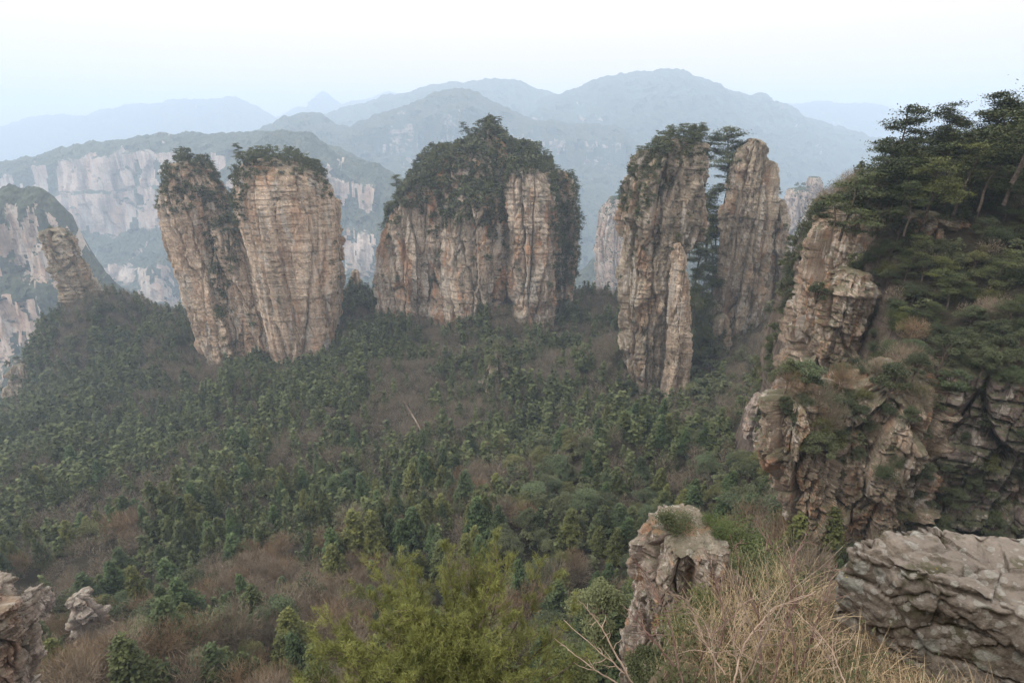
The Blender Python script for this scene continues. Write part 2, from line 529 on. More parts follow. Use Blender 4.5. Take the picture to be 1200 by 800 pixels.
WP = [(0, -30, -1), (-60, -10, -40), (-100, 10, -62), (0, 4, -9), (0, 9, -17), (-9, 8, -18), (6, 17, -27), (0, 30, -50), (15, 30, -44), (-40, 30, -52), (28, 38, -44), (50, 38, -40), (75, 30, -34), (40, 12, -14),
      (100, 0, -5), (60, -10, 0), (-150, 60, -92), (-210, 140, -135), (-360, 200, -205), (-420, 300, -290), (-430, 420, -330), (-300, 460, -300),
      (-200, 480, -260), (-120, 450, -210), (-60, 520, -230), (60, 480, -190), (130, 420, -165), (200, 400, -150), (0, 640, -290), (-400, 640, -340),
      (400, 640, -250), (300, 300, -110), (130, 150, -70), (200, 100, -50), (300, 100, -40), (420, 400, -170)]
PTS = np.array([at(*c) for c in CP] + [np.array(p, float) for p in WP])

def rbf_fit(P, lam=2.0):
    X = P[:, :2] / 100.0; n = len(X)
    d = np.linalg.norm(X[:, None] - X[None], axis=2)
    K = d ** 2 * np.log(d + 1e-9); K[np.arange(n), np.arange(n)] = lam * .01
    A = np.zeros((n + 3, n + 3)); A[:n, :n] = K; A[:n, n] = 1; A[:n, n + 1:] = X; A[n, :n] = 1; A[n + 1:, :n] = X.T
    s = np.linalg.solve(A, np.concatenate([P[:, 2], np.zeros(3)]))
    def f(x, y):
        q = np.stack([x, y], -1) / 100.0
        r = np.empty(len(q))
        for i in range(0, len(q), 20000):
            qq = q[i:i + 20000]
            dd = np.linalg.norm(qq[:, None] - X[None], axis=2)
            r[i:i + 20000] = (dd ** 2 * np.log(dd + 1e-9)) @ s[:n] + s[n] + qq @ s[n + 1:]
        return r
    return f
valley = rbf_fit(PTS)
SP = [(1200, 440, 50), (1100, 440, 57), (1300, 440, 50), (1200, 300, 64), (1300, 300, 66), (1100, 330, 70), (1060, 380, 70), (1200, 215, 74), (1300, 190, 74), (1060, 265, 76),
      (1000, 255, 80), (1100, 225, 84), (1200, 175, 92), (1020, 235, 95)]
shelf = rbf_fit(np.array([at(*c) for c in SP] + [np.array(p, float) for p in [(60, 130, -30), (150, 130, -5), (150, 60, -6), (120, 95, 2)]]))
SHELF = [(64, 118), (58, 95), (56, 84), (55, 74), (52, 66), (47.5, 59), (46, 54), (52, 51), (160, 48), (170, 125)]

BUMPS = [(585, 405, 283, 16, 20), (585, 445, 238, 10, 12), (640, 385, 300, 12, 22), (470, 385, 296, 10, 18), (115, 385, 330, 20, 30), (55, 425, 320, 12, 20), (200, 405, 300, 9, 16), (345, 462, 272, -9, 20), (270, 435, 285, -4, 14), (410, 365, 335, 10, 20),
         (822, 430, 228, 16, 13), (718, 450, 228, 9, 13), (905, 405, 215, 12, 18), (695, 372, 320, 14, 24), (300, 470, 240, 6, 16), (520, 470, 215, -7, 16), (430, 520, 175, -6, 16), (640, 520, 165, -7, 14), (700, 560, 125, 7, 14), (180, 520, 200, -8, 22), (60, 560, 170, 7, 20), (250, 620, 115, 6, 16), (440, 650, 90, 5, 12)]
BXY = [(*at(a, b, c)[:2], h, r) for a, b, c, h, r in BUMPS]
def polydist(x, y, poly):
    d = np.full(x.shape, 1e9)
    for i in range(len(poly)):
        ax, ay = poly[i]; bx, by = poly[(i + 1) % len(poly)]
        L2 = (bx - ax) ** 2 + (by - ay) ** 2
        t = np.clip(((x - ax) * (bx - ax) + (y - ay) * (by - ay)) / L2, 0, 1)
        d = np.minimum(d, np.hypot(x - ax - t * (bx - ax), y - ay - t * (by - ay)))
    return np.where(inpoly(x, y, poly), d, -d)

def terrain(x, y):
    x = np.asarray(x, float).ravel(); y = np.asarray(y, float).ravel()
    p = np.stack([x, y, 0 * x], 1)
    z = valley(x, y)
    far = sstep(20, 80, np.hypot(x, y))
    z = z + far * (fbm(p / 45, 4, 3) * 8 + (1 - np.abs(fbm(p / 60, 3, 33)) * 3) * 3.0 + fbm(p / 9, 3, 5) * 1.4)
    for bx_, by_, h_, r_ in BXY: z = z + h_ * np.exp(-((x - bx_) ** 2 + (y - by_) ** 2) / (r_ * r_))
    m = (x > 35) & (x < 190) & (y > 35) & (y < 140)
    if m.any():
        zs = shelf(x[m], y[m]) + fbm(p[m] / 8, 3, 9) * 1.2
        sdist = polydist(x[m], y[m], SHELF) + fbm(p[m] / 6, 2, 4) * 1.5
        z[m] = z[m] + np.clip(zs - z[m], 0, None) * sstep(-4, 2, sdist)
    return z

def grid_mesh(name, xs, ys, mat):
    X, Y = np.meshgrid(xs, ys)
    Z = terrain(X, Y).reshape(X.shape)
    V = np.stack([X, Y, Z], -1).reshape(-1, 3)
    ny, nx = X.shape
    i = np.arange(ny - 1)[:, None] * nx + np.arange(nx - 1)[None]
    Q = np.stack([i, i + 1, i + nx + 1, i + nx], -1).reshape(-1, 4)
    return mesh_np(name, V, Q, mat, smooth=True)

def ground_mat():
    m, t, b = nodes('forest_floor'); g = G(t)
    P = g.pos()
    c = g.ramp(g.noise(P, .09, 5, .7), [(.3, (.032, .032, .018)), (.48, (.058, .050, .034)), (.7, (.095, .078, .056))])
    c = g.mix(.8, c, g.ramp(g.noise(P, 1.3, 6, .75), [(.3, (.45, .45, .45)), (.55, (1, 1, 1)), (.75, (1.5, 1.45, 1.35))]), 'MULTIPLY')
    rk = g.ramp(g.noise(g.pos((1, 1, .4)), .5, 6, .7), [(.3, (.07, .055, .045)), (.5, (.16, .125, .10)), (.7, (.27, .21, .165))])
    rk = g.mix(.7, rk, g.ramp(g.noise(g.pos((.15, .15, 1)), 1.6, 5, .75), [(.38, .35), (.48, 1.0)]), 'MULTIPLY')
    sm = g.ramp(g.math('ADD', g.nz(), g.math('MULTIPLY', g.math('SUBTRACT', g.noise(P, .5, 4, .6), .5), .5)), [(.42, 1.0), (.6, 0.0)])
    c = g.mix(sm, c, rk)
    g.l(c, b.inputs['Base Color']); b.inputs['Roughness'].default_value = 1
    b.inputs['Specular IOR Level'].default_value = .1
    g.l(g.bump(g.noise(P, 1.6, 6, .8), .8, 1), b.inputs['Normal'])
    return m
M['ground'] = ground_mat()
xs = np.concatenate([np.arange(-560, -120, 5.), np.arange(-120, 120, 1.8), np.arange(120, 520, 5.)])
ys = np.concatenate([np.arange(-40, 5, 5.), np.arange(5, 150, 1.8), np.arange(150, 720, 3.5)])
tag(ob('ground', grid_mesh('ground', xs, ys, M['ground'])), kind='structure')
# deep valley floor reaching the horizon
V = np.array([(-12000, -880, -612), (12000, -880, -612), (12000, 9500, -612), (-12000, 9500, -612)], float)
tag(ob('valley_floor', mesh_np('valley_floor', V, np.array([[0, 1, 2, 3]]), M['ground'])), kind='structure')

# ------------------------------------------------------------------ far hills
FS = 1.6
def ridge(name, D, crest, W=500, base=-360, prof=((0, 0), (.5, .4), (1, 1)), res=8, spur=60, spL=160, noise=14, seed=0, bump=5, mat='ridge', back=300, rock=(0, 0, 0)):
    D *= FS; W *= FS; base = -610; res *= FS; spur *= FS; spL *= FS; noise *= FS; bump *= FS; back *= FS
    crest = sorted(crest)
    c0, c1 = crest[0][0], crest[-1][0]
    A = at(c0, 150, D)[0]; B = at(c1, 150, D)[0]
    n = int((B - A) / res)
    X = np.linspace(A, B, n)
    cw = at([c[0] for c in crest], [c[1] for c in crest], D)
    cz = np.interp(X, cw[:, 0], cw[:, 2])
    vv_ = np.linspace(0, 1, 800); hh_ = np.interp(vv_, [p[0] for p in prof], [p[1] for p in prof])
    arc = np.concatenate([[0], np.cumsum(np.hypot(np.diff(vv_) * W, np.diff(hh_) * (np.median(cz) - base)))])
    m = max(20, int(arc[-1] / res)); v = np.interp(np.linspace(0, arc[-1], m), arc, vv_)
    q = np.stack([X, 0 * X + seed * 31, 0 * X], 1)
    sp_ = fbm(q / spL, 4, seed)
    cz = cz + fbm(q / (res * 9), 5, seed + 1) * bump * 1.5
    rows = []
    for s_, vv in [(-1, t) for t in (1, .6, .3, .12)] + [(1, t) for t in v]:
        pr = np.interp(vv, [p[0] for p in prof], [p[1] for p in prof]) if s_ > 0 else vv ** 1.3
        zz = cz - (cz - base) * pr
        yy = 0 * X + D - s_ * vv * (W if s_ > 0 else back) - (sp_ * spur * min(1, vv * 4) if s_ > 0 else 0)
        rows.append(np.stack([X, yy, zz], 1))
    P = np.stack(rows)
    Nn = normals_grid(P, False)
    Nn *= np.where(Nn[..., 2:3] < 0, -1, 1)
    f = P.reshape(-1, 3)
    amt = (fbm(f / [noise * 7, noise * 7, noise * 14], 5, seed + 5) * noise * 1.8)
    d1, d2, ci = worley(f / [noise * 1.6, noise * 1.6, noise * 5], seed + 9)
    amt = amt + (ci - .5) * noise * 1.3
    tr1, _, _ = worley(f / (bump * 2.0), seed + 21)
    flat = np.clip(Nn[..., 2].ravel(), 0, 1)
    fade = np.repeat(np.concatenate([[0, .3, .5, .8], np.clip(v * 6 + .15, 0, 1)]), n)
    f = f + Nn.reshape(-1, 3) * (amt * fade)[:, None] * [1, 1, .6]
    f[:, 2] += (1 - tr1) * bump * (flat > .45)
    k = P.shape[0]
    i = np.arange(k - 1)[:, None] * n + np.arange(n - 1)[None]
    Q = np.stack([i, i + n, i + n + 1, i + 1], -1).reshape(-1, 4)
    fc = f[Q].mean(1)
    vrow = np.repeat(np.concatenate([np.zeros(3), np.interp(np.linspace(0, 1, 2), [0, 1], [0, 0])[:1], (v[:-1] + v[1:]) / 2])[:k - 1], n - 1)
    nzz = np.abs(Nn[..., 2])[:-1, :-1].ravel()
    rr = np.array(rock, float).reshape(-1, 3)
    band = np.zeros(len(Q))
    wob = fbm(np.stack([fc[:, 0] / (spL * .35), fc[:, 2] / (spL * .5), 0 * fc[:, 0]], 1), 4, seed + 61)
    for a_, b_, g_ in rr:
        wv = vrow + wob * .035
        band = np.maximum(band, g_ * sstep(a_ - .012, a_ + .012, wv) * sstep(b_ + .02, b_ - .02, wv))
    gap = fbm(np.stack([fc[:, 0] / (spL * .22), fc[:, 2] / (spL * .9), 0 * fc[:, 0] + 5], 1), 4, seed + 71)
    gap2 = fbm(np.stack([fc[:, 0] / (spL * .06), fc[:, 2] / (spL * .2), 0 * fc[:, 0] + 5], 1), 3, seed + 72)
    mi = (band + gap * 1.0 + gap2 * .35 > .5).astype(int)
    o = ob(name, mesh_np(name, f, Q, [M['canopy'], M[mat]], mi=mi, smooth=False))
    return tag(o, kind='structure')

soft = ((0, 0), (.15, .10), (.5, .42), (1, 1))
cliffy = ((0, 0), (.13, .07), (.17, .10), (.19, .27), (.22, .29), (.245, .50), (.50, .64), (.53, .72), (1, 1))
ridge('far_hills', 4100, [(-200, 150), (-60, 152), (0, 152), (40, 140), (90, 134), (100, 137), (150, 124), (190, 121), (240, 118), (270, 116), (300, 123), (320, 137), (350, 150), (420, 165), (500, 170)], W=1100, res=16, spur=120, spL=500, noise=25, seed=1, bump=18, prof=soft)
ridge('far_hills', 4700, [(290, 160), (330, 136), (350, 125), (362, 126), (372, 112), (380, 108), (390, 115), (400, 122), (430, 118), (455, 108), (470, 112), (500, 130), (560, 150)], W=900, res=16, spur=120, spL=500, noise=20, seed=2, bump=14, prof=soft)
ridge('far_hills', 4300, [(850, 160), (900, 128), (920, 122), (940, 122), (970, 119), (990, 123), (1020, 122), (1045, 130), (1062, 131), (1075, 138), (1110, 150), (1250, 155), (1400, 160)], W=900, res=16, spur=120, spL=500, noise=20, seed=3, bump=14, prof=soft)
ridge('mountain_range', 2900, [(330, 160), (370, 142), (400, 128), (440, 118), (490, 105), (530, 96), (580, 94), (610, 97), (635, 107), (650, 112), (690, 125), (800, 150)], W=1000, res=12, spur=150, spL=420, noise=24, seed=4, bump=13, prof=soft)
ridge('mountain_range', 2600, [(560, 165), (600, 140), (640, 113), (660, 108), (690, 98), (720, 92), (745, 85), (775, 86), (800, 87), (830, 98), (860, 106), (875, 112), (888, 108), (898, 112), (910, 122), (950, 140), (1000, 155), (1060, 172), (1120, 190)], W=1100, res=11, spur=150, spL=380, noise=26, seed=5, bump=15, prof=soft, rock=((.2, .3, .22),))
ridge('wooded_hills', 1850, [(280, 165), (315, 150), (335, 138), (352, 133), (375, 135), (392, 146), (410, 150), (440, 135), (480, 122), (510, 112), (540, 106), (560, 110), (600, 130), (640, 145), (700, 147), (730, 152), (742, 168), (760, 190), (800, 215), (880, 250)], W=620, res=8, spur=110, spL=170, noise=22, seed=6, bump=10, prof=((0, 0), (.2, .14), (.24, .32), (.5, .45), (1, 1)), rock=((.19, .25, .42),))
ridge('plateau_cliffs', 1180, [(-160, 205), (-60, 200), (0, 193), (60, 180), (100, 170), (150, 163), (200, 158), (260, 156), (300, 153), (330, 156), (350, 160), (380, 168), (410, 180), (440, 195), (480, 215)], W=430, res=4.2, spur=75, spL=130, noise=13, seed=7, bump=6, prof=cliffy, mat='plateau', rock=((.165, .25, .86), (.50, .54, .68)))
ridge('plateau_cliffs', 1020, [(230, 240), (280, 180), (310, 158), (335, 152), (365, 158), (385, 172), (400, 186), (430, 192), (455, 200), (480, 215), (520, 240), (600, 270)], W=330, res=4.2, spur=60, spL=90, noise=12, seed=8, bump=6, mat='plateau', rock=((.19, .26, .5), (.38, .48, .62)), prof=((0, 0), (.12, .08), (.2, .12), (.25, .25), (.4, .35), (.46, .55), (.6, .66), (1, 1)))
ridge('wooded_hills', 470, [(-260, 300), (-120, 270), (-40, 240), (0, 222), (18, 216), (40, 219), (62, 228), (85, 250), (100, 285), (120, 318), (150, 345), (185, 400), (240, 470)], W=120, res=1.5, spur=26, spL=34, noise=5, seed=9, bump=3, mat='plateau', back=70, rock=((.10, .24, .62), (.34, .60, .6)),
      prof=((0, 0), (.12, .05), (.2, .22), (.34, .27), (.42, .42), (.6, .5), (1, 1)))
ridge('wooded_hills', 880, [(120, 430), (150, 370), (172, 328), (186, 302), (196, 298), (206, 306), (222, 330), (238, 372), (262, 430), (300, 480)], W=200, res=3.0, spur=36, spL=48, noise=8, seed=10, bump=5, mat='plateau', back=120, rock=((.13, .26, .65),),
      prof=((0, 0), (.14, .10), (.25, .40), (.5, .52), (1, 1)))
ridge('wooded_hills', 800, [(640, 360), (670, 330), (700, 300), (740, 285), (800, 280), (880, 300), (960, 310), (1020, 300), (1100, 290), (1200, 300)], W=300, res=5, spur=50, spL=90, noise=10, seed=12, bump=5, prof=soft)

# ------------------------------------------------------------------ rock pillars
def column(D, prof, ratio=.8, res=.7, joint=(7, 16), amp=1.6, strata=3.2, samp=.6, seed=0, power=3.2, yaw=.35, cap=3.0, extra=14, dents=(), rough=.35, lean=0.0, dy=0.0):
    """closed rock mass whose two outlines pass through photo rows (py, xl, xr) at northing D"""
    prof = sorted(prof)
    py = np.array([p[0] for p in prof], float)
    L = at([p[1] for p in prof], py, D); R = at([p[2] for p in prof], py, D)
    z = L[:, 2]
    zt, zb = z[0], z[-1] - extra
    nz = max(8, int((zt - zb) / res))
    Z = np.linspace(zt, zb, nz)
    xl = np.interp(-Z, -z, L[:, 0]); xr = np.interp(-Z, -z, R[:, 0])
    xl = xl * (D + dy) / D; xr = xr * (D + dy) / D
    cx = (xl + xr) / 2; a = (xr - xl) / 2
    D = D + dy
    ba = ratio * (a * .5 + np.mean(a) * .5)
    nt_ = int(2 * math.pi * max(np.median(a), np.median(ba)) * 1.1 / res)
    nt_ = max(24, min(nt_, 1400))
    th = np.arange(nt_) * 2 * math.pi / nt_
    r = (np.abs(np.cos(th)) ** power + np.abs(np.sin(th)) ** power) ** (-1 / power)
    ux, uy = r * np.cos(th), r * np.sin(th)
    X0 = ux * math.cos(yaw) - uy * math.sin(yaw); Y0 = ux * math.sin(yaw) + uy * math.cos(yaw)
    X0 /= np.abs(X0).max(); Y0 /= np.abs(Y0).max()
    nc = max(5, int(a[0] / res))
    tt = np.linspace(0.02, 1, nc, endpoint=False)
    capz = cap * np.sqrt(np.maximum(0, 1 - tt ** 2))
    rows = [np.stack([cx[0] + X0 * a[0] * t, D + Y0 * ba[0] * t, np.full(nt_, zt + c - 0)], 1) for t, c in zip(tt, capz)]
    for k in range(nz):
        rows.append(np.stack([cx[k] + X0 * a[k], D + lean * (Z[k] - zb) / (zt - zb) + Y0 * ba[k], np.full(nt_, Z[k])], 1))
    P = np.stack(rows)
    kk = P.shape[0]
    out = np.stack([X0, Y0, 0 * X0], 1); out /= np.linalg.norm(out, axis=1, keepdims=True)
    f = P.reshape(-1, 3)
    O = np.tile(out, (kk, 1))
    fade = np.repeat(np.concatenate([tt ** 1.5, np.ones(nz)]), nt_)
    wz = f[:, 2] + 1.6 * vn(f / 14, seed + 40) + .35 * vn(f / 3.5, seed + 41)
    # upright joint-bounded ribs running down the face
    q = np.stack([f[:, 0] / joint[0], f[:, 1] / joint[0], f[:, 2] / (joint[1] * 3.5)], 1) + .14 * fbm(f / (joint[0] * 1.2), 2, seed)[:, None]
    d1, d2, c1, fa = worley(q, seed + 1, True)
    disp = (c1 - .5) * 2.2 * amp + fa * 3.2 * amp - np.exp(-((d2 - d1) / .055) ** 2) * amp * 1.3
    # blocks that have broken away between ribs
    e1, e2, c2, fb_ = worley(np.stack([f[:, 0] / (joint[0] * .5), f[:, 1] / (joint[0] * .5), wz / (joint[1] * .8)], 1) + .07 * vn(f / (joint[0] * .5), seed + 5)[:, None], seed + 11, True)
    disp += (c2 - .5) * amp * .75 * (.4 + c1) + fb_ * amp * 1.5
    h1, h2, c3, fc_ = worley(np.stack([f[:, 0] / (joint[0] * .2), f[:, 1] / (joint[0] * .2), wz / (joint[0] * .26)], 1), seed + 31, True)
    disp += (c3 - .5) * amp * .22 + fc_ * amp * .5 - np.exp(-((e2 - e1) / .05) ** 2) * amp * .25
    # bedding, stronger in some bands than in others
    lz = wz / strata + .8 * vn(np.stack([f[:, 2] / (strata * 9), 0 * wz + seed, 0 * wz], 1), 3)
    fl = np.floor(lz); fr = lz - fl
    bsel = hsh(fl, fl * 0 + seed, fl * 0)
    disp += (bsel - .5) * samp * 1.3 - np.exp(-(np.minimum(fr, 1 - fr) / .07) ** 2) * samp * 1.1 * np.clip(bsel * 2 - .7 + vn(f / (joint[0] * 2), seed + 8), 0, 1)
    lz2 = wz / (strata * .31)
    fl2 = np.floor(lz2); g1 = (hsh(fl2, np.floor(c1 * 977), fl2 * 0 + seed) - .5)
    disp += g1 * samp * .45
    disp += fbm(f / (joint[0] * 1.4), 4, seed + 70) * amp * .5 + fbm(f / (res * 4), 3, seed + 80) * rough
    px_, py_, _ = pix(f)
    for (dx, dy, rx, ry, dep) in dents:
        disp -= dep * np.exp(-(((px_ - dx) / rx) ** 2 + ((py_ - dy) / ry) ** 2) ** 1.5) * (O[:, 1] < .3)
    f = f + O * (disp * fade)[:, None]
    f[:, 2] += fbm(f / (joint[0] * .7), 3, seed + 90) * amp * .7 * (1 - .7 * fade)
    P = f.reshape(kk, nt_, 3)
    N = normals_grid(P)
    i = np.arange(kk - 1)[:, None] * nt_; j = np.arange(nt_)[None]; j2 = (j + 1) % nt_
    Q = np.stack([i + j, i + nt_ + j, i + nt_ + j2, i + j2], -1).reshape(-1, 4)
    # orient normals outwards
    if (N[kk // 2] * out).sum() < 0: N = -N
    # close the tip
    V = np.concatenate([f, [P[0].mean(0)]])
    tip = len(f)
    T = np.stack([np.full(nt_, tip), np.arange(nt_), (np.arange(nt_) + 1) % nt_, (np.arange(nt_) + 1) % nt_], 1)
    return V, Q, f, N.reshape(-1, 3), (tip, nt_)

SURF = {}
FOOT = []
def rock(name, label, cat, shells, mat, group=None, key=None, mats=None):
    Vs, Qs, Fs, Ns, o = [], [], [], [], 0
    MI = []
    for si, s in enumerate(shells):
        V, Q, f, N, _ = column(**s)
        MI.append(np.full(len(Q), mats[si] if mats else 0)); Vs.append(V); Qs.append(Q + o); o += len(V); Fs.append(f); Ns.append(N)
        low = f[f[:, 2] < f[:, 2].min() + 6]
        if key in ('R1', 'R2', 'R3', 'K1', 'K0', 'I2'): continue
        FOOT.append((low[:, 0].min(), low[:, 0].max(), low[:, 1].min(), low[:, 1].max()))
    V = np.concatenate(Vs); Q = np.concatenate(Qs)
    basep = np.array([V[:, 0].mean(), V[:, 1].mean(), V[:, 2].min()])
    ob_ = ob(name, mesh_np(name, V - basep, Q, mat if isinstance(mat, (list, tuple)) else [mat], mi=np.concatenate(MI)), loc=basep)
    tag(ob_, label, cat, group)
    SURF[key or name] = (np.concatenate(Fs), np.concatenate(Ns))
    return ob_

rock('rock_pillar', 'pink sandstone twin pillar at left, its wooded slimmer half leaning to a taller bare face', 'rock pillar', [
    dict(D=303, prof=[(196, 205, 240), (215, 196, 258), (235, 190, 266), (260, 192, 272), (300, 204, 282), (340, 216, 300), (380, 230, 318), (430, 244, 336)], seed=11, yaw=.5, res=.65, ratio=.9),
    dict(D=296, prof=[(268, 250, 285), (300, 254, 300), (340, 266, 312), (380, 284, 330), (425, 304, 346)], seed=12, yaw=.8, res=.65, ratio=.8),
    dict(D=290, prof=[(192, 290, 350), (203, 280, 374), (220, 277, 386), (240, 277, 391), (280, 290, 396), (320, 300, 398), (360, 309, 397), (400, 318, 394), (448, 326, 388)], seed=13, yaw=.25, res=.6, ratio=.85, amp=1.1, joint=(12, 30)),
    dict(D=300, prof=[(235, 372, 394), (280, 376, 400), (330, 378, 402), (400, 372, 394)], seed=14, yaw=.25, res=.65, ratio=1),
], M['rockA'], key='A')

rock('rock_butte', 'broad central sandstone butte crowned with thick dark woodland', 'butte', [
    dict(D=335, prof=[(158, 566, 582), (168, 557, 592), (178, 540, 606), (183, 508, 630), (196, 494, 638), (216, 480, 646), (245, 468, 656), (285, 462, 660), (395, 455, 662)], seed=21, yaw=.3, res=.9, ratio=.7, cap=4, amp=2.5, joint=(12, 14)),
    dict(D=306, prof=[(222, 480, 515), (240, 462, 522), (262, 452, 524), (290, 444, 522), (330, 440, 519), (370, 442, 516), (400, 450, 510)], seed=22, yaw=.5, res=.6, ratio=.6),
    dict(D=296, prof=[(232, 530, 592), (260, 520, 602), (300, 516, 600), (340, 517, 596), (370, 520, 582), (398, 532, 565)], seed=23, yaw=.7, res=.6, ratio=.7, joint=(9, 14)),
    dict(D=292, prof=[(205, 596, 640), (215, 592, 645), (240, 591, 648), (300, 592, 649), (350, 595, 651), (400, 600, 652)], seed=24, yaw=.3, res=.55, ratio=.9, joint=(9, 22), amp=1.9),
    dict(D=312, prof=[(205, 640, 664), (225, 640, 672), (280, 643, 675), (330, 645, 672), (380, 645, 668)], seed=25, yaw=.2, res=.65, ratio=1.3),
], M['rockB'], key='B')

rock('rock_pillar', 'tall brown pillar with wooded top and a thin rock finger before its right side', 'rock pillar', [
    dict(D=215, prof=[(172, 768, 818), (184, 748, 824), (210, 735, 825), (250, 728, 822), (278, 727, 818), (300, 727, 796), (350, 727, 786), (400, 729, 783), (440, 731, 781), (482, 731, 783)], seed=31, yaw=.3, res=.5, ratio=.8, joint=(7, 12), amp=1.5, strata=4),
    dict(D=203, prof=[(287, 791, 799), (296, 788, 803), (340, 785, 807), (400, 784, 809), (440, 779, 807), (485, 772, 804)], seed=32, yaw=.5, res=.35, ratio=.8, joint=(3, 9), amp=.6, strata=2.4, samp=.4, cap=1.0),
], [M['rockC'], M['rockA']], key='C', mats=(0, 1))

rock('rock_pillar', 'slender grey-brown pillar with a bare rounded top beside a small pine', 'rock pillar', [
    dict(D=235, prof=[(166, 876, 893), (173, 868, 899), (190, 860, 905), (230, 852, 907), (280, 844, 906), (330, 838, 903), (380, 833, 898), (425, 829, 885)], seed=41, yaw=.5, res=.5, ratio=.8, joint=(6, 22), amp=1.7, cap=1.5),
    dict(D=244, prof=[(238, 898, 920), (260, 896, 926), (310, 893, 925), (355, 890, 915)], seed=42, yaw=.2, res=.6, ratio=.9, joint=(6, 16)),
    dict(D=222, prof=[(375, 838, 852), (400, 832, 856), (440, 830, 850)], seed=43, yaw=.4, res=.5, ratio=.9, joint=(5, 12), amp=.9),
], M['rockC'], key='D')

rock('rock_pillar', 'hazy distant pillar with a red stone knob, behind the slender pillar', 'rock pillar', [
    dict(D=880, prof=[(208, 948, 960), (214, 946, 962), (228, 947, 963)], seed=51, res=1.4, ratio=1, amp=1.2, cap=2, extra=10),
    dict(D=900, prof=[(222, 925, 966), (240, 920, 969), (280, 918, 970), (330, 918, 966), (370, 925, 960)], seed=52, res=2.2, ratio=.8, amp=5, joint=(20, 28), strata=9, samp=1.2, extra=60),
], M['rockFar'], key='E')
rock('rock_pillar', 'pale hazy pillar left of the tall brown pillar', 'rock pillar', [
    dict(D=850, prof=[(232, 714, 730), (250, 704, 735), (290, 700, 740), (340, 700, 745)], seed=53, res=2, ratio=1, amp=3.5, joint=(18, 30), strata=9, extra=80),
], M['rockFar'], key='F')
rock('rock_pillar', 'narrow layered pillar on the left ridge, stacked slabs tilting left', 'rock pillar', [
    dict(D=336, prof=[(272, 54, 76), (285, 56, 86), (310, 64, 98), (340, 76, 112), (375, 90, 128), (405, 98, 140)], seed=54, res=.6, ratio=.9, joint=(8, 8), strata=2.6, samp=1.5, amp=1.6, extra=25),
], M['rockC'], key='G')
rock('rock_pillar', 'small pale rock stump on the saddle left of the central butte', 'rock pillar', [
    dict(D=360, prof=[(318, 412, 421), (330, 410, 424), (352, 408, 426)], seed=57, res=.8, ratio=1, amp=.8, joint=(4, 9), extra=14, cap=1),
], M['rockA'], key='I2')
rock('rock_outcrop', 'mossy rock rib on the wooded slope below the central butte', 'rock outcrop', [
    dict(D=216, prof=[(418, 577, 588), (430, 570, 594), (450, 566, 598), (480, 562, 600), (512, 562, 598)], seed=58, res=.5, ratio=.7, amp=1.6, joint=(6, 12), extra=8),
], M['rockC'], key='K0')
rock('rock_outcrop', 'wooded rock mound with pale ledges at the left end of the ridge', 'rock outcrop', [
    dict(D=318, prof=[(408, 90, 116), (425, 82, 126), (450, 78, 132), (480, 78, 132)], seed=59, res=.9, ratio=.9, amp=2.5, joint=(8, 8), strata=3, samp=1.2, extra=20),
    dict(D=300, prof=[(432, 14, 34), (450, 10, 42), (480, 12, 46)], seed=60, res=.9, ratio=.9, amp=1.5, joint=(8, 8), strata=3, extra=20),
], M['rockC'], key='K1')

# near cliffs on the right
rock('rock_cliff', 'near pale rock head under leaning pines at the right', 'cliff', [
    dict(D=73, dy=13, prof=[(262, 990, 1130), (272, 978, 1170), (290, 972, 1180), (320, 966, 1190), (350, 960, 1190), (385, 954, 1190), (415, 955, 1190), (470, 960, 1180)], seed=61, yaw=.35, res=.27, ratio=.85, cap=.8, joint=(4.5, 5), amp=1.3, strata=2.4, samp=.7, extra=25, rough=.2, power=4,
         dents=[(1060, 345, 40, 38, 2.5), (1130, 300, 50, 30, 2.0)]),
    dict(D=69, dy=4, prof=[(330, 975, 1010), (345, 960, 1020), (385, 954, 1015), (420, 956, 1005), (450, 962, 1000)], seed=62, yaw=.5, res=.25, ratio=.9, cap=.8, joint=(3, 4), amp=.9, strata=1.6, samp=.5, extra=15, rough=.15),
    dict(D=80, dy=8, prof=[(300, 960, 1040), (330, 950, 1060), (380, 935, 1060), (430, 925, 1050), (480, 915, 1040)], seed=66, yaw=.3, res=.32, ratio=.9, cap=.8, joint=(4, 5), amp=1.2, strata=2.2, samp=.6, extra=25, rough=.15),
], M['rockR'], key='R1')
rock('rock_cliff', 'undercut outcrop with reddish top slab and pale broken blocks below', 'cliff', [
    dict(D=48, dy=4, prof=[(452, 1022, 1070), (458, 1008, 1080), (482, 978, 1088), (510, 950, 1088), (540, 932, 1084), (580, 930, 1078), (620, 935, 1070), (670, 945, 1060)], seed=63, yaw=.3, res=.2, ratio=.8, cap=.5, joint=(3.2, 3), amp=1.0, strata=1.7, samp=.5, extra=12, rough=.14),
    dict(D=46, dy=3, prof=[(486, 908, 945), (504, 895, 970), (540, 890, 980), (580, 900, 985), (610, 912, 975), (640, 925, 970)], seed=64, yaw=.6, res=.17, ratio=.75, cap=.5, joint=(2.2, 3), amp=.75, strata=1.6, samp=.4, extra=8, rough=.12),
], M['rockR'], key='R2')
rock('rock_cliff', 'dark damp cliff wall with a smooth purple-brown face at the right edge', 'cliff', [
    dict(D=46.5, dy=3, prof=[(446, 1086, 1500), (500, 1074, 1500), (560, 1050, 1500), (620, 1020, 1500), (680, 1000, 1500)], seed=65, yaw=.1, res=.22, ratio=.13, joint=(6, 4), amp=1.0, strata=2.2, samp=.6, extra=12, rough=.12, power=5, cap=.6,
         dents=[(1130, 590, 60, 30, 2.5)]),
], M['rockDark'], key='R3')

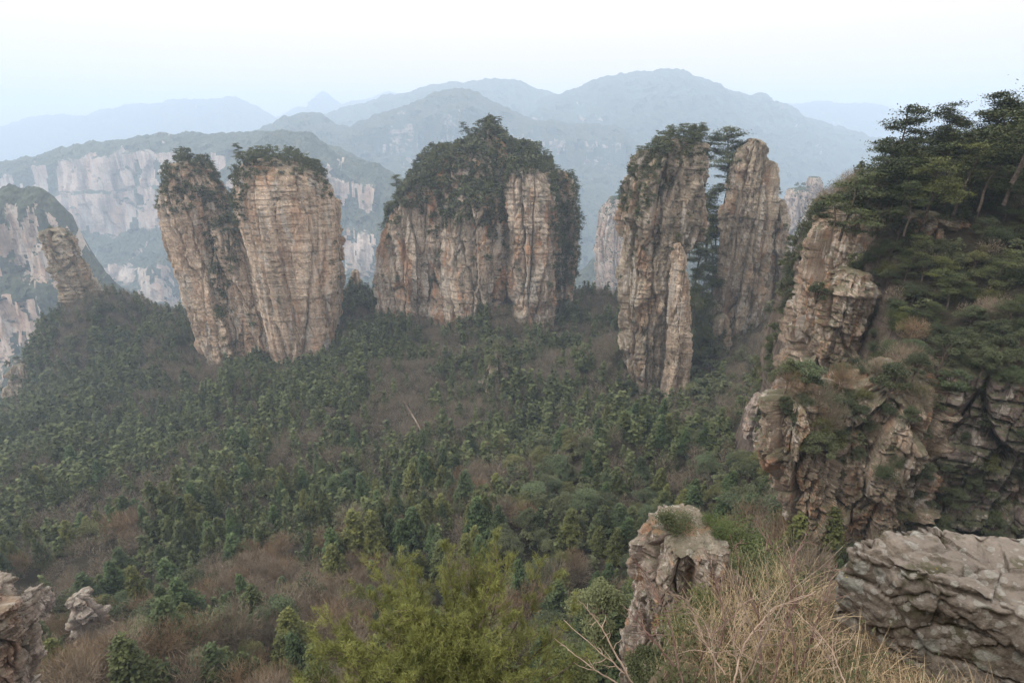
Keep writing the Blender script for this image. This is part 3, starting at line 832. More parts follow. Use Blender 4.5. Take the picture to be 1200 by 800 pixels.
# ------------------------------------------------------------------ vegetation placement
rng = np.random.default_rng(7)
random.seed(7)
TREES = []      # (kind, x, y, z, height, zone)
def poisson(P, spacing, n=None, weight=None):
    idx = rng.permutation(len(P)); cell = {}
    out = []
    for i in idx:
        p = P[i]; s = spacing
        key = (int(p[0] // s), int(p[1] // s), int(p[2] // s))
        ok = True
        for a in (-1, 0, 1):
            for b in (-1, 0, 1):
                for c in (-1, 0, 1):
                    for q in cell.get((key[0] + a, key[1] + b, key[2] + c), ()):
                        if (p[0] - q[0]) ** 2 + (p[1] - q[1]) ** 2 + (p[2] - q[2]) ** 2 < s * s: ok = False; break
                    if not ok: break
                if not ok: break
            if not ok: break
        if ok:
            cell.setdefault(key, []).append(p); out.append(i)
            if n and len(out) >= n: break
    return out

def on_rock(key, polys, spacing, kinds, h, zone, facing=.25, n=None, nzmin=-1, back=True, sink=.3):
    P, N = SURF[key]
    x, y, dep = pix(P)
    m = np.zeros(len(P), bool)
    for pl in polys: m |= inpoly(x, y, pl)
    view = P / np.linalg.norm(P, axis=1, keepdims=True)
    fc = (N * view).sum(1)
    m &= (N[:, 2] > nzmin)
    if back: m &= (fc < facing) | (N[:, 2] > .5)
    ii = np.where(m)[0]
    if len(ii) > 12000: ii = rng.choice(ii, 12000, False)
    sel = poisson(P[ii], spacing, n)
    for s in sel:
        p = P[ii[s]]; nn = N[ii[s]]
        k = kinds[int(rng.integers(len(kinds)))]
        hh = rng.uniform(*h) * (.55 if k == 'shrub' else 1)
        q = p - nn * [1, 1, 0] * sink
        TREES.append((k, q[0], q[1], q[2] - hh * .04, hh, zone))

# twin pillar
on_rock('A', [[(187, 250), (192, 205), (220, 188), (245, 195), (262, 225), (272, 240), (284, 262), (282, 300), (272, 335), (262, 385), (252, 350), (246, 290), (236, 245), (212, 262)]], 3.4, ['broad', 'broad', 'pine', 'shrub'], (5, 8.5), 'on the left half of the twin pillar')
on_rock('A', [[(268, 222), (280, 190), (320, 180), (352, 184), (380, 205), (388, 232), (374, 222), (350, 207), (315, 204), (294, 214), (284, 245), (290, 262), (276, 250)]], 3.2, ['pine', 'broad', 'shrub'], (4.5, 7.5), 'along the rim of the bare face')
on_rock('A', [[(376, 230), (402, 240), (402, 400), (385, 400)], [(240, 330), (275, 330), (330, 440), (260, 430)]], 5, ['shrub', 'broad'], (3.5, 6), 'in the clefts of the twin pillar', n=60, sink=0)
# central butte
on_rock('B', [[(447, 268), (468, 228), (500, 165), (535, 150), (570, 135), (612, 155), (642, 180), (647, 203), (594, 213), (590, 292), (572, 282), (550, 266), (512, 272), (505, 262), (470, 246)]], 3.3, ['broad', 'broad', 'pine', 'fir'], (6, 9.5), 'crowning the central butte')
on_rock('B', [[(500, 255), (530, 255), (526, 330), (508, 330)], [(548, 250), (592, 280), (590, 330), (560, 300)], [(448, 255), (480, 240), (476, 280), (450, 290)], [(640, 300), (676, 300), (672, 385), (640, 385)]], 3.6, ['broad', 'broad', 'shrub', 'pine'], (4.5, 8), 'spilling down the central butte', n=130, sink=-.2)
on_rock('B', [[(645, 200), (680, 222), (680, 330), (655, 345), (648, 260)]], 3.2, ['broad', 'pine'], (5, 8), 'on the right flank of the butte', sink=-.2)
on_rock('B', [[(508, 262), (522, 262), (524, 350), (512, 350)], [(586, 290), (597, 290), (600, 390), (586, 380)], [(440, 300), (680, 300), (680, 400), (440, 400)]], 5, ['shrub', 'broad', 'pine'], (3, 6.5), 'in the central butte clefts', n=120, sink=0)
# brown pillar, slender pillar
on_rock('C', [[(724, 262), (730, 200), (765, 165), (828, 162), (828, 205), (800, 218), (775, 235), (755, 250), (742, 270)]], 2.6, ['pine', 'shrub', 'pine'], (3.5, 6.5), 'on top of the tall brown pillar')
on_rock('C', [[(726, 258), (795, 255), (790, 300), (726, 300)], [(800, 200), (828, 200), (826, 340), (808, 330)]], 3.6, ['shrub', 'shrub', 'pine'], (3, 5), 'high on the tall brown pillar', n=62)
on_rock('C', [[(726, 300), (800, 300), (800, 470), (726, 470)]], 6.5, ['shrub'], (3, 5), 'low on the tall brown pillar', n=12)
on_rock('D', [[(846, 220), (856, 188), (864, 176), (869, 184), (862, 212), (855, 230)]], 2.4, ['pine', 'shrub'], (3.2, 6), 'at the left of the slender pillar', n=18)
on_rock('D', [[(900, 228), (930, 235), (930, 320), (905, 310)], [(868, 225), (888, 225), (888, 275), (868, 270)], [(830, 330), (870, 330), (880, 430), (830, 430)]], 4.0, ['shrub', 'pine'], (3, 5), 'on ledges of the slender pillar', n=40)
# hazy ones
on_rock('E', [[(915, 215), (946, 215), (970, 232), (970, 250), (915, 262)]], 6, ['broad'], (7, 11), 'on the hazy red-knobbed pillar', n=36)
on_rock('F', [[(698, 225), (735, 225), (735, 262), (698, 262)]], 5.5, ['broad'], (6, 9), 'on the hazy pale pillar', n=14)
on_rock('G', [[(50, 262), (80, 262), (90, 290), (50, 285)], [(85, 300), (100, 300), (125, 345), (110, 350)], [(60, 300), (90, 300), (135, 400), (80, 400)]], 4, ['shrub', 'broad'], (3, 6), 'on the narrow layered pillar', n=40)
on_rock('K0', [[(550, 385), (612, 385), (612, 470), (550, 470)]], 3.2, ['broad', 'pine', 'bare'], (5, 8), 'on the mossy rib below the butte', n=34, sink=0)
on_rock('K1', [[(0, 380), (170, 380), (170, 490), (0, 490)]], 5, ['broad', 'bare', 'broad'], (6, 9), 'on the left ridge rock mound', n=46)
on_rock('I2', [[(400, 300), (430, 300), (430, 350), (400, 350)]], 5, ['shrub'], (3, 4), 'on the small stump of the saddle', n=3)
# near right cliffs
on_rock('R1', [[(925, 330), (1060, 280), (1060, 480), (915, 480)]], 2.2, ['shrub', 'broad', 'bare'], (2.6, 4.8), 'on the ledges of the pale rock head', n=50, nzmin=-.1, sink=.1)
on_rock('R1', [[(975, 225), (1300, 120), (1300, 340), (1010, 270), (985, 300), (965, 300)]], 2.2, ['pine', 'shrub', 'shrub'], (2.4, 4.5), 'on the near pale rock head', n=45, nzmin=.1)
on_rock('R2', [[(915, 440), (1080, 430), (1080, 560), (960, 560), (905, 520)], [(1000, 540), (1080, 540), (1070, 620), (1010, 600)]], 1.15, ['shrub', 'shrub', 'broad', 'bare'], (2.4, 5.0), 'on the undercut outcrop', n=120, nzmin=-.1, sink=.05)
on_rock('R3', [[(1060, 430), (1200, 430), (1200, 640), (1060, 640)]], 1.8, ['shrub', 'broad'], (2.2, 4.4), 'on the ledges of the dark cliff', n=70, nzmin=-.1, sink=.05)
on_rock('R3', [[(1060, 380), (1300, 380), (1300, 462), (1060, 462)]], 1.5, ['shrub', 'broad', 'shrub'], (2.2, 4.0), 'above the dark cliff brink', nzmin=.3)
on_rock('R1', [[(1010, 270), (1200, 250), (1200, 420), (1060, 420)]], 2.4, ['shrub', 'bare', 'broad'], (2, 3.6), 'by the pale rock head', n=40, facing=.6)

def top_tree(kind, px, py, D, hpx, zone):
    p = at(px, py, D)
    _, _, dep = pix(p)
    TREES.append((kind, p[0], p[1], p[2], hpx * dep / FPX * 1.06, zone))
Zr = 'on the near right skyline'
for (px, py, D, hp) in [(1192, 200, 68, 112), (1160, 200, 76, 78), (1135, 205, 80, 72), (1110, 212, 80, 75), (1088, 215, 82, 68), (1060, 235, 80, 62), (1043, 245, 82, 100), (1022, 262, 80, 85),
                         (1003, 268, 78, 70), (985, 275, 76, 60), (972, 290, 74, 55), (1180, 230, 70, 80), (1210, 180, 72, 80), (1240, 185, 74, 84), (1275, 175, 80, 80), (1310, 170, 78, 86), (1345, 165, 84, 80), (1150, 240, 72, 62), (1120, 245, 74, 66), (1085, 255, 74, 60), (1060, 270, 73, 52)]:
    top_tree('pine', px, py, D, hp, Zr)
for (px, py, D, hp) in [(855, 222, 240, 62), (862, 206, 240, 34), (849, 238, 242, 44)]:
    top_tree('pine', px, py, D, hp, 'at the left of the slender pillar')
for (px, py, D, hp) in [(822, 205, 218, 44), (800, 175, 218, 26), (780, 182, 216, 26), (815, 178, 214, 28), (768, 195, 214, 30), (835, 330, 245, 55), (828, 300, 250, 60), (820, 360, 240, 50), (815, 320, 232, 40), (826, 270, 246, 44), (812, 350, 228, 38), (832, 372, 238, 46), (818, 395, 226, 44), (838, 290, 250, 40), (808, 300, 226, 30), (822, 425, 222, 46), (835, 340, 246, 50), (813, 380, 222, 36)]:
    top_tree('pine', px, py, D, hp, 'on top of the tall brown pillar' if py < 210 else 'between the two right pillars')
for (px, py, D, hp) in [(546, 163, 330, 17), (467, 232, 306, 24), (448, 275, 304, 14), (285, 192, 290, 20), (327, 188, 290, 14), (350, 190, 290, 15)]:
    top_tree('pine', px, py, D, hp, 'silhouetted on the central butte' if px > 400 else 'along the rim of the bare face')

# --- the forest on the slope
def infoot(x, y):
    m = np.zeros(x.shape, bool)
    for (a, b, c, d) in FOOT:
        if b - a > 400: continue
        mx_, my_ = (a + b) / 2, (c + d) / 2
        m |= (((x - mx_) / ((b - a) / 2 * .95)) ** 2 + ((y - my_) / ((d - c) / 2 * .95)) ** 2) < 1
    return m
def zone_of(px, py, D):
    if D < 75:
        return 'at the bottom left of the view' if px < 330 else ('just behind the bright pine top' if px < 700 else 'below the hollow rock stack')
    if px > 930 and D < 130: return ('above the dark damp cliff' if py < 470 else 'at the foot of the dark cliff') if px > 1060 else 'below the near pale rock head'
    if px < 190 and D > 230: return 'on the hazy left ridge'
    if D > 215:
        if px < 440: return 'round the twin pillar foot'
        if px < 690: return 'round the central butte foot'
        return 'behind the two right pillars'
    if px < 200: return 'on the left part of the slope'
    if px < 420: return 'on the slope under the twin pillar'
    if px < 560: return 'beside the long fallen trunk'
    if px < 720: return 'on the slope under the central butte'
    return 'below the tall brown pillar'

SPC = 3.35
gx, gy = np.meshgrid(np.arange(-520, 330, SPC), np.arange(26, 560, SPC))
gx = gx + rng.uniform(-.5, .5, gx.shape) * SPC; gy = gy + rng.uniform(-.5, .5, gy.shape) * SPC
gx, gy = gx.ravel(), gy.ravel()
gz = terrain(gx, gy)
px_, py_, dp_ = pix(np.stack([gx, gy, gz], 1))
keep = (px_ > -60) & (px_ < 1260) & (py_ < 900) & (dp_ > 50)
# facing away from the camera and far: skip
keep &= ~infoot(gx, gy)
zx = terrain(gx + 2, gy); zy = terrain(gx, gy + 2)
steep = np.hypot(zx - gz, zy - gz) / 2
keep &= steep < 4
gx, gy, gz, px_, py_, dp_ = [a[keep] for a in (gx, gy, gz, px_, py_, dp_)]
# coarse visibility over the terrain itself
vis = np.ones(len(gx), bool)
for t in np.linspace(.25, .97, 26):
    hz = terrain(gx * t, gy * t)
    vis &= ~(hz > gz * t + 9 * (1 - t) + 6)
gx, gy, gz, px_, py_, dp_ = [a[vis] for a in (gx, gy, gz, px_, py_, dp_)]
pn = np.stack([gx / 26, gy / 26, 0 * gx], 1)
n1 = fbm(pn, 3, 50); n2 = fbm(pn * 1.7, 3, 60)
def gs(cx, cy, sx, sy): return np.exp(-((px_ - cx) / sx) ** 2 - ((py_ - cy) / sy) ** 2)
wf = .62 + 1.1 * gs(380, 480, 130, 70) + .7 * gs(200, 560, 180, 90) + .9 * gs(700, 520, 70, 60) + .5 * gs(450, 610, 80, 60) + .5 * gs(80, 480, 90, 60) + .5 * gs(240, 700, 70, 50)
wb = .55 + .9 * gs(220, 420, 60, 40) + .75 * gs(500, 480, 60, 90) + .5 * gs(640, 440, 60, 50) + .4 * gs(60, 760, 200, 60) + .45 * gs(330, 720, 130, 70) + .7 * gs(900, 420, 50, 40) + .9 * gs(560, 620, 60, 40) + .6 * gs(250, 600, 90, 50)
wl = .30 + .5 * gs(200, 740, 260, 70) + 1.0 * gs(680, 620, 90, 90) + .8 * gs(560, 440, 40, 30) + .9 * gs(870, 450, 70, 50) + .5 * gs(440, 390, 50, 20) + .8 * gs(880, 560, 60, 60) + .35 * gs(150, 420, 80, 40) + 2 * (px_ > 1040)
wf = wf * (1 + .9 * n1); wb = wb * (1 - .9 * n1); wl = wl * (1 + 1.2 * n2)
kk = np.argmax(np.stack([np.clip(wf, .01, 9) * rng.random(len(gx)) ** .5, np.clip(wb, .01, 9) * rng.random(len(gx)) ** .5, np.clip(wl, .01, 9) * rng.random(len(gx)) ** .5]), 0)
for i in range(len(gx)):
    k = ('fir', 'bare', 'broad')[kk[i]]
    near = dp_[i] < 60
    h = {'fir': 4.5 + 8 * rng.random() ** 1.6, 'bare': rng.uniform(4.5, 8.5), 'broad': 3.5 + 5.5 * rng.random() ** 1.4}[k] * (1 + .35 * n2[i])
    if px_[i] > 1000 and dp_[i] < 100:
        continue
    TREES.append((k, gx[i], gy[i], gz[i] - .1 * h, h, None if 0 else zone_of(px_[i], py_[i], gy[i])))
# shrubs on the slope above the dark cliff
sx = rng.uniform(30, 122, 12500); sy = rng.uniform(34, 122, 12500)
sz = terrain(sx, sy); spx, spy, sdp = pix(np.stack([sx, sy, sz], 1))
zx = terrain(sx + 1, sy); zy = terrain(sx, sy + 1)
ar = np.sqrt(1 + (zx - sz) ** 2 + (zy - sz) ** 2)
ok = (sz > valley(sx, sy) + 4) | (spx > 1000)
ii = np.where(ok & (spx > 880) & (spx < 1420) & (spy > 150) & (spy < 760) & (sdp > 30) & (rng.random(12500) < ar / 3.0))[0]
SPP = np.stack([sx, sy, sz], 1)[ii]
for q in poisson(SPP, 1.4):
    i = ii[q]
    k = ['shrub', 'broad', 'shrub', 'bare', 'pine', 'broad'][int(rng.integers(6))]
    if spy[i] < 260 and rng.random() < .5: k = 'pine'
    h = rng.uniform(2.1, 4.4) * (1.35 if k == 'pine' else 1)
    TREES.append((k, sx[i], sy[i], sz[i] - .1 * h, h, zone_of(spx[i], spy[i], sy[i]) if spy[i] > 300 else 'under the near right skyline pines'))
print('trees', len(TREES))

TONES = {
    'fir': [((1, 1, 1, 1), 'dark green'), ((.75, .85, .95, 1), 'blackish green'), ((1.4, 1.25, 1.0, 1), 'yellow-green'), ((.9, 1.1, 1.15, 1), 'blue-green')],
    'pine': [((1, 1, 1, 1), 'olive green'), ((.75, .8, .85, 1), 'dark green'), ((1.3, 1.25, 1.0, 1), 'yellowish')],
    'broad': [((1, 1, 1, 1), 'grey-green'), ((.7, .75, .75, 1), 'dark green'), ((1.2, 1.1, .9, 1), 'olive'), ((.9, 1.05, 1.1, 1), 'blue-green')],
    'bare': [((1, 1, 1, 1), 'brown'), ((1.25, 1.2, 1.2, 1), 'pale grey'), ((1.12, .96, .82, 1), 'reddish')],
    'shrub': [((1, 1, 1, 1), 'olive green'), ((.75, .85, .8, 1), 'dark green'), ((1.35, 1.2, .9, 1), 'yellow-green')],
}
FORM = {'fir': 'pointed fir', 'pine': 'tiered pine', 'broad': 'round evergreen', 'bare': 'leafless tree', 'shrub': 'low shrub'}

def plant(kind, x, y, z, h, label, group, tone, cat):
    cr, tk = HI[kind][int(rng.integers(5))]
    root = bpy.data.objects.new(KIND[kind][1], None); COL.objects.link(root)
    root.location = (float(x), float(y), float(z))
    root.rotation_euler = (float(rng.normal(0, .04)), float(rng.normal(0, .04)), float(rng.random() * 6.28))
    s = float(h); wd = s * float(rng.uniform(.85, 1.25))
    root.scale = (wd, wd, s)
    root.empty_display_size = .2
    c = ob('crown' if kind != 'shrub' else 'foliage', cr, root); c.color = tone
    c2 = ob('trunk' if kind != 'shrub' else 'stem', tk, root)
    return tag(root, label, cat, group)

byk = {}
PLANTS = []
for t in TREES:
    P = np.array(t[1:4]); x, y, d = pix(P)
    byk.setdefault(t[0], []).append((t[4] / float(d), float(x), float(y)) + t)
for k, lst in byk.items():
    lst.sort(reverse=True)
    inf = [t for t in lst if -15 < t[1] < 1215 and t[2] < 815 + t[0] * 600]
    top = inf[:300]
    ids = set(id(t) for t in top)
    rest = [t for t in lst if id(t) not in ids]
    for t in top:
        _, x, y, kind, X, Y, Z, h, zone = t
        ti = int(rng.integers(len(TONES[k]))); tone, word = TONES[k][ti]
        if k in ('shrub', 'broad', 'pine') and x > 950 and Z > -60 and Y < 110 and rng.random() < .75: tone, word = TONES[k][1]
        PLANTS.append([x, y, kind, X, Y, Z, h, '%s %s %s' % (word, FORM[k], zone), FORM[k] + ' ' + zone, tone, KIND[k][3]])
    # the remainder: one object per kind
    Vs, Qs, o = [], [], 0
    for t in rest:
        V, Q = LO[k][int(rng.integers(4))]
        a = rng.random() * 6.28; ca, sa = math.cos(a), math.sin(a); h = t[7]; wd = h * rng.uniform(.85, 1.25)
        W_ = np.stack([(V[:, 0] * ca - V[:, 1] * sa) * wd + t[4], (V[:, 0] * sa + V[:, 1] * ca) * wd + t[5], V[:, 2] * h + t[6]], 1)
        Vs.append(W_.astype(np.float32)); Qs.append(Q + o); o += len(V)
    if Vs:
        nm = {'fir': 'fir_forest', 'pine': 'pine_wood', 'broad': 'evergreen_forest', 'bare': 'leafless_forest', 'shrub': 'scrub'}[k]
        so = ob(nm, mesh_np(nm, np.concatenate(Vs), np.concatenate(Qs), KIND[k][2]))
        tag(so, {'fir': 'mass of dark firs spread over the valley slope', 'pine': 'small pines scattered on the pillar tops', 'broad': 'grey-green evergreen woodland around the pillars and slope',
                 'bare': 'brown leafless woodland filling the valley slope', 'shrub': 'low scrub on the rock ledges'}[k], 'forest', kind='stuff')
        print(k, len(top), len(rest), o)

ORD = {1: [''], 2: ['left-hand ', 'right-hand '], 3: ['leftmost ', 'middle ', 'rightmost '], 4: ['leftmost ', 'second from left ', 'third from left ', 'rightmost '],
       5: ['leftmost ', 'second from left ', 'middle ', 'second from right ', 'rightmost '],
       6: ['leftmost ', 'second from left ', 'third from left ', 'third from right ', 'second from right ', 'rightmost ']}
def split(lst, pre):
    if len(lst) <= 6:
        lst.sort(key=lambda p: p[0])
        for w_, p in zip(ORD[len(lst)], lst): p.append(w_ + pre + p[7])
        return
    if pre:
        for p in lst: p.append(pre + p[7])
        return
    mxx = float(np.median([p[0] for p in lst])); myy = float(np.median([p[1] for p in lst]))
    for nm_, f_ in (('upper left ', lambda p: p[0] < mxx and p[1] < myy), ('upper right ', lambda p: p[0] >= mxx and p[1] < myy),
                    ('lower left ', lambda p: p[0] < mxx and p[1] >= myy), ('lower right ', lambda p: p[0] >= mxx and p[1] >= myy)):
        sub = [p for p in lst if f_(p)]
        if sub: split(sub, nm_)
bl = {}
for p in PLANTS: bl.setdefault(p[7], []).append(p)
for lab, lst in bl.items(): split(lst, '')
for p in PLANTS:
    plant(p[2], p[3], p[4], p[5], p[6], p[11], p[8], p[9], p[10])
# ------------------------------------------------------------------ middle ground rocks near the viewpoint
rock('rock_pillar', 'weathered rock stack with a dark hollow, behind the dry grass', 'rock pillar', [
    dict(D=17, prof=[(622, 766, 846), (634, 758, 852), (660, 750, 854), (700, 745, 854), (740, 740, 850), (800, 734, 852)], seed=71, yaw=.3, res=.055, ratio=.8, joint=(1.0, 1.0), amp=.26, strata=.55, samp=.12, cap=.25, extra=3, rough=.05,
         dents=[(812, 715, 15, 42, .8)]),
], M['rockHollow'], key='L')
rock('rock_outcrop', 'pale layered rock face cut by the left edge of the view', 'rock outcrop', [
    dict(D=16, prof=[(698, -96, -8), (712, -98, 4), (732, -100, 16), (752, -100, 24), (775, -100, 30), (805, -100, 36), (860, -100, 42)], seed=72, yaw=.3, res=.06, ratio=.6, joint=(1.2, 1.2), amp=.3, strata=.5, samp=.3, cap=.3, extra=3, rough=.06),
], M['rockPale'], key='J')
rock('rock_outcrop', 'layered grey ledge above brown brush, bottom left', 'rock outcrop', [
    dict(D=62, prof=[(698, 84, 96), (706, 84, 106), (724, 90, 118), (745, 98, 130)], seed=73, res=.22, ratio=.8, joint=(3, 2), amp=.7, strata=1.1, samp=.7, cap=.3, extra=6, rough=.1),
    dict(D=66, prof=[(693, 30, 48), (702, 22, 56), (730, 20, 60)], seed=74, res=.25, ratio=.8, joint=(3, 2), amp=.6, strata=1.0, samp=.5, cap=.3, extra=6, rough=.1),
], M['rockPale'], key='K')
rock('boulder', 'small pale rock showing above the gully below the bent slope', 'boulder', [
    dict(D=104, prof=[(464, 886, 900), (474, 880, 904), (490, 878, 906)], seed=75, res=.3, ratio=.8, joint=(2, 2), amp=.6, strata=1.2, samp=.3, cap=.4, extra=5, rough=.1),
], M['rockPale'], key='K5')

# ------------------------------------------------------------------ viewpoint ledge
def ledge():
    xs = np.arange(-3.2, 5.2, .05); ys = np.arange(-3.5, 4.2, .05)
    X, Y = np.meshgrid(xs, ys)
    f = np.stack([X.ravel(), Y.ravel(), 0 * X.ravel()], 1)
    poly = [(-3, -3.3), (5, -3.3), (5, 3.2), (3.1, 3.35), (2.0, 3.05), (1.25, 2.75), (.75, 2.2), (.45, 1.2), (-3, .7)]
    sd_ = polydist(f[:, 0], f[:, 1], poly) + fbm(f / .5, 3, 91) * .15
    top = -1.65 - 1.72 * np.clip((f[:, 1] - .9) / 1.25, 0, 1) + fbm(f / .35, 4, 92) * .09
    z = top - (1 - sstep(-.55, .12, sd_)) * 9
    V = np.stack([f[:, 0], f[:, 1], z], 1); ny, nx = X.shape
    i = np.arange(ny - 1)[:, None] * nx + np.arange(nx - 1)[None]
    Q = np.stack([i, i + 1, i + nx + 1, i + nx], -1).reshape(-1, 4)
    tag(ob('viewpoint_ground', mesh_np('viewpoint_ground', V, Q, M['soil'], smooth=True)), kind='structure')
    def zf(x, y):
        ix = np.clip(((np.asarray(x) + 3.2) / .05).astype(int), 0, nx - 1); iy = np.clip(((np.asarray(y) + 3.5) / .05).astype(int), 0, ny - 1)
        return z.reshape(ny, nx)[iy, ix]
    return zf
lz_ = ledge()

# ------------------------------------------------------------------ lichen boulder
def boulder():
    foot = np.array([(2.36, 2.74), (2.52, 2.50), (2.80, 2.30), (3.10, 2.06), (3.6, 1.7), (4.3, 1.9), (4.8, 2.2), (4.3, 2.66), (3.5, 2.80), (2.9, 2.86), (2.5, 2.84)])
    c = np.array([3.45, 2.40])
    n = 900
    seg = np.concatenate([foot, foot[:1]]); L = np.concatenate([[0], np.cumsum(np.linalg.norm(np.diff(seg, axis=0), axis=1))])
    t = np.linspace(0, L[-1], n, endpoint=False)
    ring = np.stack([np.interp(t, L, seg[:, 0]), np.interp(t, L, seg[:, 1])], 1)
    for _ in range(20): ring = (np.roll(ring, 1, 0) + ring * 2 + np.roll(ring, -1, 0)) / 4
    rows = []; zt = -2.62
    radial = np.linspace(.01, 1, 110)
    for r in radial:
        xy = c + (ring - c) * r
        zz = zt + .02 * (xy[:, 0] - 2.4) - .02 * (xy[:, 1] - 2.4) - .05 * max(0, r - .9) / .1
        rows.append(np.column_stack([xy, zz]))
    zb = rows[-1][:, 2].copy()
    for d in np.linspace(.012, 2.3, 190):
        k = 1 + .02 * math.sin(d * 2.5) - .10 * sstep(.25, 1.6, np.array(d)) 
        xy = c + (ring - c) * k
        rows.append(np.column_stack([xy, zb - d]))
    P = np.stack(rows); N = normals_grid(P)
    o = P[200] - np.append(c, 0); 
    if (N[200][:, :2] * (P[200][:, :2] - c)).sum() < 0: N = -N
    f = P.reshape(-1, 3); Nf = N.reshape(-1, 3)
    kk_, nn = P.shape[:2]
    edge = np.repeat(np.concatenate([np.exp(-((1 - radial) / .10) ** 2), np.exp(-(np.linspace(.012, 2.3, 190) / .16) ** 2)]), nn)
    left = sstep(3.3, 2.5, f[:, 0])
    d1, d2, ci = worley(f / [.13, .13, .09] + .5 * vn(f / .12, 7)[:, None], 95)
    g1, g2, gi = worley(f / [.42, .42, .30], 96)
    g3, g4, gj, gf = worley(f / [.5, .5, .26], 196, True)
    disp = fbm(f / .45, 4, 97) * .05 + gf * .14 + fbm(f / .06, 4, 98) * .022 + (gi - .5) * .05 - np.exp(-((g2 - g1) / .06) ** 2) * .03
    disp += edge * (.25 + left) * ((.6 - d1) * .11 - .01) + edge * left * fbm(f / .10, 2, 99) * .05
    und = .4 * fbm(np.stack([f[:, 2] / .05 + .4 * f[:, 0] / .05, f[:, 0] * 1.2, f[:, 1] * 1.2], 1), 3, 94)
    disp += und * .018
    # step running across the top where a skin of stone has flaked off
    s_ = (f[:, 1] - 2.74) + (f[:, 0] - 2.55) * .62 + .06 * fbm(f / .25, 3, 93)
    disp -= .035 * sstep(.02, -.02, s_) * (Nf[:, 2] > .5)
    f = f + Nf * disp[:, None]
    i = np.arange(kk_ - 1)[:, None] * nn; j = np.arange(nn)[None]; j2 = (j + 1) % nn
    Q = np.stack([i + j, i + nn + j, i + nn + j2, i + j2], -1).reshape(-1, 4)
    base = np.array([3.4, 2.5, f[:, 2].min()])
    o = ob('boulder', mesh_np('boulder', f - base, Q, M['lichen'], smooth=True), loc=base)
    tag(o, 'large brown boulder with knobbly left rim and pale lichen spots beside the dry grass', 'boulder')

def lichen_mat():
    m, t, b = nodes('lichen_stone'); g = G(t); P = g.pos()
    col = g.ramp(g.noise(P, 2.2, 6, .65), [(.33, (.10, .085, .066)), (.5, (.19, .16, .13)), (.66, (.31, .27, .22))])
    col = g.mix(.8, col, g.ramp(g.noise(P, 22, 6, .75), [(.32, (.45, .45, .45)), (.5, (1, 1, 1)), (.7, (1.5, 1.45, 1.4))]), 'MULTIPLY')
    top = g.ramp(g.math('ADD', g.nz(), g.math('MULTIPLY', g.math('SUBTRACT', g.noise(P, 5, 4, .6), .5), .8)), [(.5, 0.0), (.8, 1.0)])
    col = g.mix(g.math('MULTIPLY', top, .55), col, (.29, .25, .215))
    ol = g.ramp(g.noise(P, 3.5, 5, .7), [(.55, 0.0), (.62, 1.0)])
    col = g.mix(g.math('MULTIPLY', ol, .75), col, (.085, .082, .045))
    def spots(scale, thr, c, amt, dens):
        wv = g.n('ShaderNodeVectorMath', operation='ADD'); g.l(P, wv.inputs[0])
        nn = g.n('ShaderNodeTexNoise'); nn.inputs['Scale'].default_value = scale * 2.2; nn.inputs['Detail'].default_value = 4; g.l(P, nn.inputs['Vector'])
        sc = g.n('ShaderNodeVectorMath', operation='SCALE'); g.l(nn.outputs['Color'], sc.inputs[0]); sc.inputs['Scale'].default_value = .35 / scale
        g.l(sc.outputs[0], wv.inputs[1])
        vo = g.n('ShaderNodeTexVoronoi'); vo.inputs['Scale'].default_value = scale; g.l(wv.outputs[0], vo.inputs['Vector'])
        sx = g.n('ShaderNodeSeparateColor'); g.l(vo.outputs['Color'], sx.inputs[0])
        r_ = g.math('MULTIPLY', g.math('SUBTRACT', sx.outputs[0], dens, True), thr)
        mk = g.ramp(g.math('SUBTRACT', r_, vo.outputs['Distance']), [(0, 0.0), (.03, 1.0)])
        mk = g.math('MULTIPLY', mk, g.ramp(g.noise(P, 55, 4, .7), [(.35, .35), (.55, 1.0)]))
        return g.mix(g.math('MULTIPLY', mk, amt), col, c)
    col = spots(9, 1.1, (.34, .34, .30), .65, .45)
    col = spots(21, .95, (.40, .39, .35), .6, .35)
    col = spots(5, .9, (.30, .31, .27), .6, .5)
    col = spots(13, 1.0, (.42, .33, .05), .8, .86)
    g.l(col, b.inputs['Base Color']); b.inputs['Roughness'].default_value = .9; b.inputs['Specular IOR Level'].default_value = .2
    h = g.math('ADD', g.math('MULTIPLY', g.noise(P, 14, 8, .75), 1.0), g.math('MULTIPLY', g.noise(P, 60, 4, .8), .35))
    g.l(g.bump(h, .045, 1), b.inputs['Normal'])
    return m
M['lichen'] = lichen_mat()
boulder()

